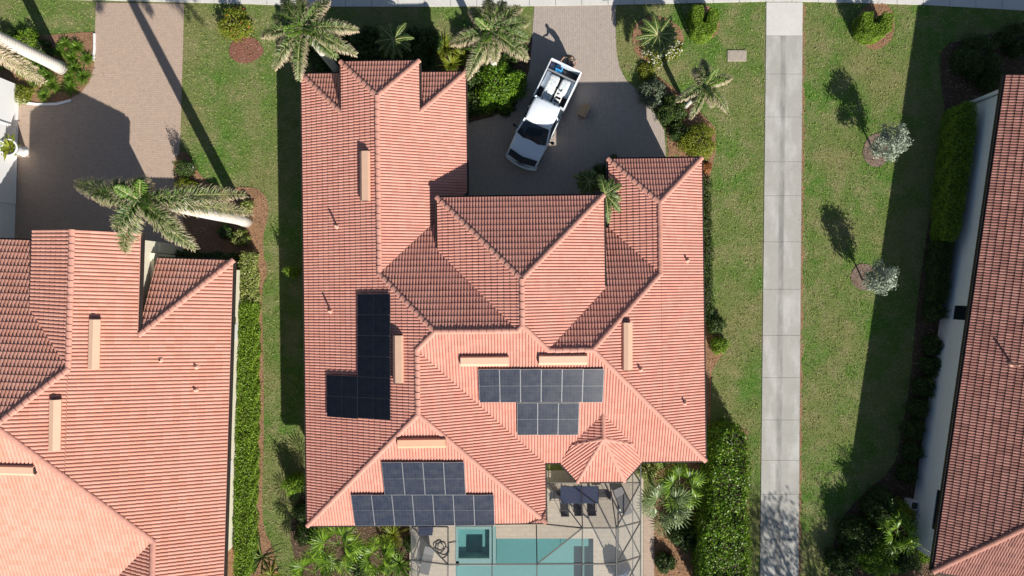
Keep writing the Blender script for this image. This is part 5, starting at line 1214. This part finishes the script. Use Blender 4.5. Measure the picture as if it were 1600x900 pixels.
cb_ = thing('cool_bag', 'bright blue bag at the tailgate of the pickup', 'bag', T(.32, y0_+.27, .77)); o = tbox(.30, y0_+.30, 1.02, .42, .26, .5, M['blue'], 'case', cb_, .05); tbox(.30, y0_+.30, 1.29, .3, .12, .05, M['navy'], 'handle', cb_, .01)
tb_ = thing('tool_box', 'dark tool box in the corner of the pickup bed beside the blue bag', 'tool box', T(.70, y0_+.3, .77)); tbox(.70, y0_+.30, .98, .3, .3, .42, M['navy'], 'case', tb_, .03); tbox(.70, y0_+.30, 1.21, .2, .06, .05, M['chrome'], 'handle', tb_, .01)
# ---------------------------------------------------------------- person behind the tailgate
M['skin'] = plain('skin', (.45, .25, .17), .5, var=.08); M['hair'] = plain('brown_hair', (.05, .03, .02), .7); M['shirt'] = plain('dark_shirt', (.055, .06, .05), .9); M['shorts'] = plain('dark_shorts', (.05, .05, .055), .9); M['shoe'] = plain('dark_shoe', (.03, .03, .03), .7)
pc = T(-.02, -Lh-.50, 0)
def Q(x, y, z): return T(-.02+x, -Lh-.50+y, z-.02)     # y towards the truck
def skin(name, verts, edges, m, parent, levels=2):
    me = bpy.data.meshes.new(name); d = off(parent) if parent else Vector((0, 0, 0))
    me.from_pydata([v_[0]-d for v_ in verts], edges, []); me.update()
    o = link(name, me, m, parent); sk_ = o.modifiers.new('skin', 'SKIN'); sk_.use_smooth_shade = True
    for i, v_ in enumerate(verts):
        r_ = v_[1]; me.skin_vertices[0].data[i].radius = (r_, r_) if not hasattr(r_, '__len__') else r_
    me.skin_vertices[0].data[0].use_root = True
    ss = o.modifiers.new('sub', 'SUBSURF'); ss.levels = levels; ss.render_levels = levels; return o
pj = [(Q(0, -.05, .95), .13), (Q(0, -.02, 1.15), .12), (Q(0, .06, 1.38), .14), (Q(0, .10, 1.50), .06), (Q(0, .14, 1.56), .05),
      (Q(.18, .08, 1.42), .07), (Q(.36, .18, 1.22), .045), (Q(.40, .40, 1.30), .033), (Q(.40, .46, 1.31), .03),
      (Q(-.18, .08, 1.42), .07), (Q(-.40, .10, 1.24), .045), (Q(-.42, .36, 1.34), .033), (Q(-.42, .42, 1.37), .03),
      (Q(.10, -.05, .88), .10), (Q(.13, .0, .48), .06), (Q(.13, -.05, .09), .04), (Q(.13, .10, .05), .035),
      (Q(-.10, -.05, .88), .10), (Q(-.13, -.02, .48), .06), (Q(-.14, -.08, .09), .04), (Q(-.14, .07, .05), .035)]
pe = [(0, 1), (1, 2), (2, 3), (3, 4), (2, 5), (5, 6), (6, 7), (7, 8), (2, 9), (9, 10), (10, 11), (11, 12), (0, 13), (13, 14), (14, 15), (15, 16), (0, 17), (17, 18), (18, 19), (19, 20)]
# hands: five fingers each rooted in the palm
for wi, sg in ((8, 1), (12, -1)):
    w0 = pj[wi][0]; pidx = len(pj); fwd = (Q(0, 1, 0)-Q(0, 0, 0)); sd = (Q(1, 0, 0)-Q(0, 0, 0)); dn = Vector((0, 0, -1))
    pj.append((w0+fwd*.05, .032)); pe.append((wi, pidx))
    for k, (o_, ln) in enumerate(((-.032, .055), (-.011, .068), (.011, .064), (.032, .05))):
        a = len(pj); pj += [(w0+fwd*.075+sd*o_, .011), (w0+fwd*(.075+ln*.5)+sd*o_*1.2, .010), (w0+fwd*(.075+ln*.8)+sd*o_*1.2+dn*ln*.5, .008)]; pe += [(pidx, a), (a, a+1), (a+1, a+2)]
    a = len(pj); pj += [(w0+fwd*.035-sd*sg*.04, .012), (w0+fwd*.07-sd*sg*.06+dn*.01, .010)]; pe += [(pidx, a), (a, a+1)]
person = thing('person', 'person in a dark shirt leaning over the tailgate of the white pickup', 'person', Q(0, 0, .02))
body = skin('body', pj, pe, M['skin'], person)
def head():
    bm = bmesh.new(); bmesh.ops.create_uvsphere(bm, u_segments=20, v_segments=14, radius=1)
    for v_ in bm.verts:
        x, y, z = v_.co; yy = y
        s_ = 1-.22*max(0, -z)
        v_.co = Vector((x*.078*s_, y*.098*s_, z*.118))
        if y > .85 and abs(x) < .25 and -.35 < z < .1: v_.co.y += .022
        if y > .7 and .02 < z < .25 and .2 < abs(x) < .55: v_.co.y -= .008
    bmesh.ops.recalc_face_normals(bm, faces=bm.faces); me = bpy.data.meshes.new('head'); 
    Rh = TR @ Matrix.Rotation(math.radians(-38), 3, 'X'); c = Q(0, .20, 1.66)-off(person)
    for v_ in bm.verts: v_.co = Rh@v_.co+c
    bm.to_mesh(me); bm.free(); return link('head', me, M['skin'], body, True), Rh, Q(0, .20, 1.66)
hd, Rh, hc = head()
hd.parent = person
for nm, sz_, rr, mm in (('hair', 1, None, M['hair']),):
    bm = bmesh.new(); bmesh.ops.create_uvsphere(bm, u_segments=20, v_segments=12, radius=1)
    bmesh.ops.delete(bm, geom=[v_ for v_ in bm.verts if v_.co.z < -.35 or (v_.co.y > .45 and v_.co.z < .45)], context='VERTS')
    me = bpy.data.meshes.new('hair')
    for v_ in bm.verts: v_.co = Rh@Vector((v_.co.x*.084, v_.co.y*.104-.004, v_.co.z*.124+.004))+hc-off(person)
    bm.to_mesh(me); bm.free(); link('hair', me, M['hair'], person, True)
for s_ in (-1, 1):
    mb = MB(); c = hc+Rh@Vector((s_*.079, -.005, 0)); mb.tube([c, c+Rh@Vector((s_*.016, -.006, .004))], [.024, .018], 8); mb.build('ear', M['skin'], person, True)
    mb = MB(); c = hc+Rh@Vector((s_*.031, .088, .02)); mb.lathe(c, [(.002, -.010), (.012, 0), (.002, .010)], 8); mb.build('eye', M['black'], person, True)
mb = MB(); mb.tube([hc+Rh@Vector((-.022, .088, -.052)), hc+Rh@Vector((.022, .088, -.052))], .005, 6); mb.build('mouth', M['hair'], person, True)
skin('shirt', [(Q(0, -.05, .93), .15), (Q(0, -.02, 1.15), .145), (Q(0, .06, 1.38), .165), (Q(0, .09, 1.47), .075), (Q(.18, .08, 1.42), .085), (Q(.30, .14, 1.29), .068), (Q(-.18, .08, 1.42), .085), (Q(-.33, .10, 1.30), .068)],
     [(0, 1), (1, 2), (2, 3), (2, 4), (4, 5), (2, 6), (6, 7)], M['shirt'], person)
skin('shorts', [(Q(0, -.05, .96), .14), (Q(0, -.05, .86), .14), (Q(.10, -.04, .80), .11), (Q(.125, -.01, .55), .09), (Q(-.10, -.04, .80), .11), (Q(-.125, -.02, .55), .09)], [(0, 1), (1, 2), (2, 3), (1, 4), (4, 5)], M['shorts'], person)
for s_, y_ in ((.13, 0), (-.14, -.03)):
    mb = MB(); mb.tube([Q(s_, y_-.10, .06), Q(s_, y_, .075), Q(s_, y_+.10, .055), Q(s_, y_+.17, .045)], [.035, .055, .045, .025], 10); mb.build('shoe', M['shoe'], person, True)
# ---------------------------------------------------------------- screened pool enclosure
cage = thing('pool_enclosure', 'large screened enclosure with dark aluminium frame over pool and deck', 'screen enclosure', P(800, 860, 0))
M['cage'] = plain('cage_frame', (.17, .165, .15), .35, .4, var=.1)
def screenmat():
    m, t, b = mat('insect_screen'); d_ = N(t, 'ShaderNodeBsdfDiffuse'); d_.inputs[0].default_value = (.36, .37, .38, 1); tr = N(t, 'ShaderNodeBsdfTransparent')
    mx = N(t, 'ShaderNodeMixShader'); mx.inputs[0].default_value = .2; t.links.new(tr.outputs[0], mx.inputs[1]); t.links.new(d_.outputs[0], mx.inputs[2])
    t.links.new(mx.outputs[0], t.nodes['Material Output'].inputs[0]); return m
M['screen'] = screenmat()
ZL, ZF = 3.42, 4.6
nd = {'w0': (643, 822, ZL), 'w1': (643, 875, ZL), 'w2': (643, 930, ZL), 'w3': (643, 990, ZL), 'h0': (700, 823, ZL), 'h1': (769, 821.5, ZL), 'h2': (838, 820, ZL), 'h3': (853, 819, ZL), 'k0': (856, 754, ZL), 'k1': (908, 756, ZL), 'k2': (953, 756, ZL), 'k3': (1001, 754, ZL), 'kk': (1001, 723, ZL),
      'a0': (700, 882, ZF), 'a1': (769, 882, ZF), 'a2': (839, 881.5, ZF), 'a3': (910, 881, ZF), 'a4': (963, 881, ZF), 'b3': (910, 825, ZF), 'b4': (963, 825, ZF), 'e1': (1001, 815, ZL), 'e2': (1001, 869, ZL), 'e3': (1001, 926, ZL), 'e4': (1001, 985, ZL),
      'c0': (700, 940, ZF), 'c1': (769, 940, ZF), 'c2': (839, 940, ZF), 'c3': (910, 940, ZF), 'c4': (963, 940, ZF), 'd0': (700, 1000, ZF), 'd4': (963, 1000, ZF)}
nd = {k: P(*v_) for k, v_ in nd.items()}
for pr in 'w0w3 w0a0 w1a0 w0h0 h0a0 h1a1 h2a2 a0a4 h3b3 k0b3 k1b3 k2b4 b3b4 b4e1 k3b4 kke4 k0k3 b3c3 b4d4 b3a2 a4e2 e1a4 a0d0 a1c1 a2c2 c0c4 w2c0 c4e3 e2c4 d0d4 w3d0 d4e4'.split():
    mb = MB(); mb.bar(nd[pr[:2]], nd[pr[2:]], .055, .07); mb.build('beam', M['cage'], cage)
for k in ('w0', 'w1', 'w2', 'w3', 'kk', 'k3', 'e1', 'e2', 'e3', 'e4'):
    mb = MB(); v_ = nd[k]; mb.bar(v_, (v_.x, v_.y, .05), .06, .06, up=(1, 0, 0)); mb.build('post', M['cage'], cage)
for a, b_ in (('w0', 'w3'), ('kk', 'e4')):
    mb = MB(); mb.bar((nd[a].x, nd[a].y, 1.0), (nd[b_].x, nd[b_].y, 1.0), .05, .05); mb.build('chair_rail', M['cage'], cage)
def scr(*ks): obj('screen', [nd[k] if isinstance(k, str) else k for k in ks], [tuple(range(len(ks)))], M['screen'], cage)
for s_ in ('w0 h0 a0', 'w0 a0 w1', 'w1 a0 c0 w2', 'h0 h1 a1 a0', 'h1 h2 a2 a1', 'h2 h3 b3 a2', 'k0 b3 h3', 'k0 k1 b3', 'k1 k2 b4 b3', 'k2 k3 b4', 'k3 e1 b4', 'b3 b4 a4 a2', 'b4 e1 a4', 'e1 e2 a4', 'a4 e2 c4', 'e2 e3 c4', 'a0 a1 c1 c0', 'a1 a2 c2 c1', 'a2 a4 c4 c2', 'w2 c0 d0 w3', 'c0 c4 d4 d0', 'c4 e3 e4 d4'): scr(*s_.split())
for a, b_ in (('w0', 'w3'), ('kk', 'e4')): scr(nd[a], nd[b_], Vector((nd[b_].x, nd[b_].y, .05)), Vector((nd[a].x, nd[a].y, .05)))
# ---------------------------------------------------------------- terrace furniture
M['table'] = plain('blue_glass_table', (.045, .06, .11), .15, var=.1); M['sling'] = plain('black_sling', (.02, .02, .024), .7); M['grey'] = plain('grey_sling', (.13, .13, .135), .8)
tc = P(905.5, 773, .75); tt = thing('dining_table', 'long outdoor table with blue glass top under the screen enclosure', 'table', (tc.x, tc.y, .05))
mb = MB(); mb.box((tc.x, tc.y, .76), (2.2, 1.0, .035)); bevel(mb.build('table_top', M['table'], tt), .015)
for dx_ in (-.55, .2): 
    mb = MB(); mb.box((tc.x+dx_, tc.y, .781), (.012, 1.0, .004)); mb.build('seam', M['black'], tt)
for sx in (-1, 1):
    for sy in (-1, 1): mb = MB(); mb.tube([(tc.x+sx*.98, tc.y+sy*.4, .05), (tc.x+sx*.95, tc.y+sy*.38, .75)], .028, 8); mb.build('leg', M['black'], tt)
def chair(label):
    c = thing('patio_chair', label, 'chair', (0, 0, 0), 'black sling chairs around the blue table')
    mb = MB(); V = []      # seat faces +y (towards the table)
    mb.box((0, 0, .43), (.48, .5, .03)); bevel(mb.build('seat', M['sling'], c), .01)
    mb = MB(); mb.bar((0, -.26, .44), (0, -.42, .98), .48, .03, up=(0, 1, 0)); bevel(mb.build('backrest', M['sling'], c), .01)
    for s_ in (-1, 1):
        mb = MB(); mb.tube([(s_*.26, .22, 0), (s_*.27, .2, .62), (s_*.27, -.3, .66), (s_*.26, -.36, 0)], .018, 6); mb.build('leg', M['black'], c)
    mb = MB(); mb.tube([(-.23, -.425, .99), (.23, -.425, .99)], .014, 6); mb.build('top_rail', M['alu'], c)
    return c
lbs = [('chair at the pool side of the blue table, left of three', 882, 791, 0), ('chair at the pool side of the blue table, middle of three', 903, 790, 0), ('chair at the pool side of the blue table, right of three', 924, 790, 0),
       ('chair at the left end of the blue table', 869, 773, -90), ('chair at the right end of the blue table', 941, 771, 90)]
c0 = chair('black sling '+lbs[0][0])
for i, (lb, px, py, rz) in enumerate(lbs):
    c = c0 if i == 0 else copy_tree(c0); v_ = P(px, py, .5); c.location = (v_.x, v_.y, .05); c.rotation_euler = (0, 0, math.radians(rz)); c['label'] = 'black sling '+lb
def lounger(label, px, py, rz, m):
    v_ = P(px, py, .35); R = math.radians(rz); c, s_ = math.cos(R), math.sin(R)
    t_ = thing('sun_lounger', label, 'sun lounger', (v_.x, v_.y, .05), 'grey loungers on the pool deck'); t_.rotation_euler = (0, 0, R)
    o = Vector((0, 0, 0)); t_.location = (0, 0, 0)
    mb = MB(); mb.box((0, -.35, .33), (.6, 1.2, .05)); bevel(mb.build('bed', m, t_), .015)
    mb = MB(); mb.bar((0, .24, .34), (0, .85, .78), .6, .05); bevel(mb.build('backrest', m, t_), .015)
    for a in (-1, 1):
        for b_ in (-.85, .2): mb = MB(); mb.tube([(a*.27, b_, 0), (a*.27, b_, .32)], .02, 6); mb.build('leg', M['black'], t_)
    t_.location = (v_.x, v_.y, .05)
lounger('grey lounger at the left screen wall below the hose', 668, 872, -14, M['grey']); lounger('slim grey lounger right of the dining table', 972, 780, 22, M['grey'])
v_ = P(665, 829, .6); t_ = thing('deck_box', 'dark blue storage box under the lower roof edge left of the spa', 'storage box', (v_.x, v_.y, .05)); mb = MB(); mb.box((v_.x, v_.y, .32), (.75, .5, .52)); bevel(mb.build('case', M['navy'], t_), .02)
mb = MB(); mb.box((v_.x, v_.y, .61), (.8, .55, .06)); bevel(mb.build('lid', M['navy'], t_), .02)
mb = MB(); c = P(684, 850, 0); pts = []
for i in range(90):
    a = i*.28; r_ = .22+.05*math.sin(i*.7)+.0015*i; pts.append((c.x+r_*math.cos(a)*1.0+.004*i, c.y+r_*1.2*math.sin(a)-.004*i, .07+.02*(i % 7)/7))
e = P(712, 846, 0); pts += [(c.x+.65, c.y-.05, .07), (e.x-.4, e.y-.06, .07), (e.x-.02, e.y, .09), (e.x+.2, e.y+.02, .02)]
mb.tube(pts, .017, 6); tag(mb.build('hose', M['black'], None, True), 'black garden hose coiled on the deck left of the spa', 'hose')
v_ = P(969, 893, .6)
bm = bmesh.new(); bmesh.ops.create_uvsphere(bm, u_segments=40, v_segments=24, radius=1)
for q in bm.verts:
    a = math.atan2(q.co.y, q.co.x); r_ = 1+.10*math.sin(9*a+2*q.co.z*3)+.05*math.sin(17*a); z = max(q.co.z, -.05)
    q.co = Vector((q.co.x*.62*r_, q.co.y*.5*r_, .05+z*.85*(1-.1*abs(math.sin(4*a)))))
me = bpy.data.meshes.new('furniture_cover'); bm.to_mesh(me); bm.free(); M['tarp'] = plain('navy_tarp', (.03, .06, .13), .3, var=.3)
o = link('furniture_cover', me, M['tarp'], None, True); o.location = (v_.x, v_.y, .05); tag(o, 'crumpled dark blue cover over furniture at the right end of the pool', 'furniture cover')
v_ = P(973, 791, .1); mb = MB(); mb.lathe((0, 0, 0), [(.2, 0), (.22, .03), (.19, .10), (.16, .10), (.17, .03)], 18); o = mb.build('bowl', M['white'], None, True); o.location = (v_.x-.05, v_.y-.25, .05); tag(o, 'small white bowl on the deck beside the slim lounger', 'bowl')
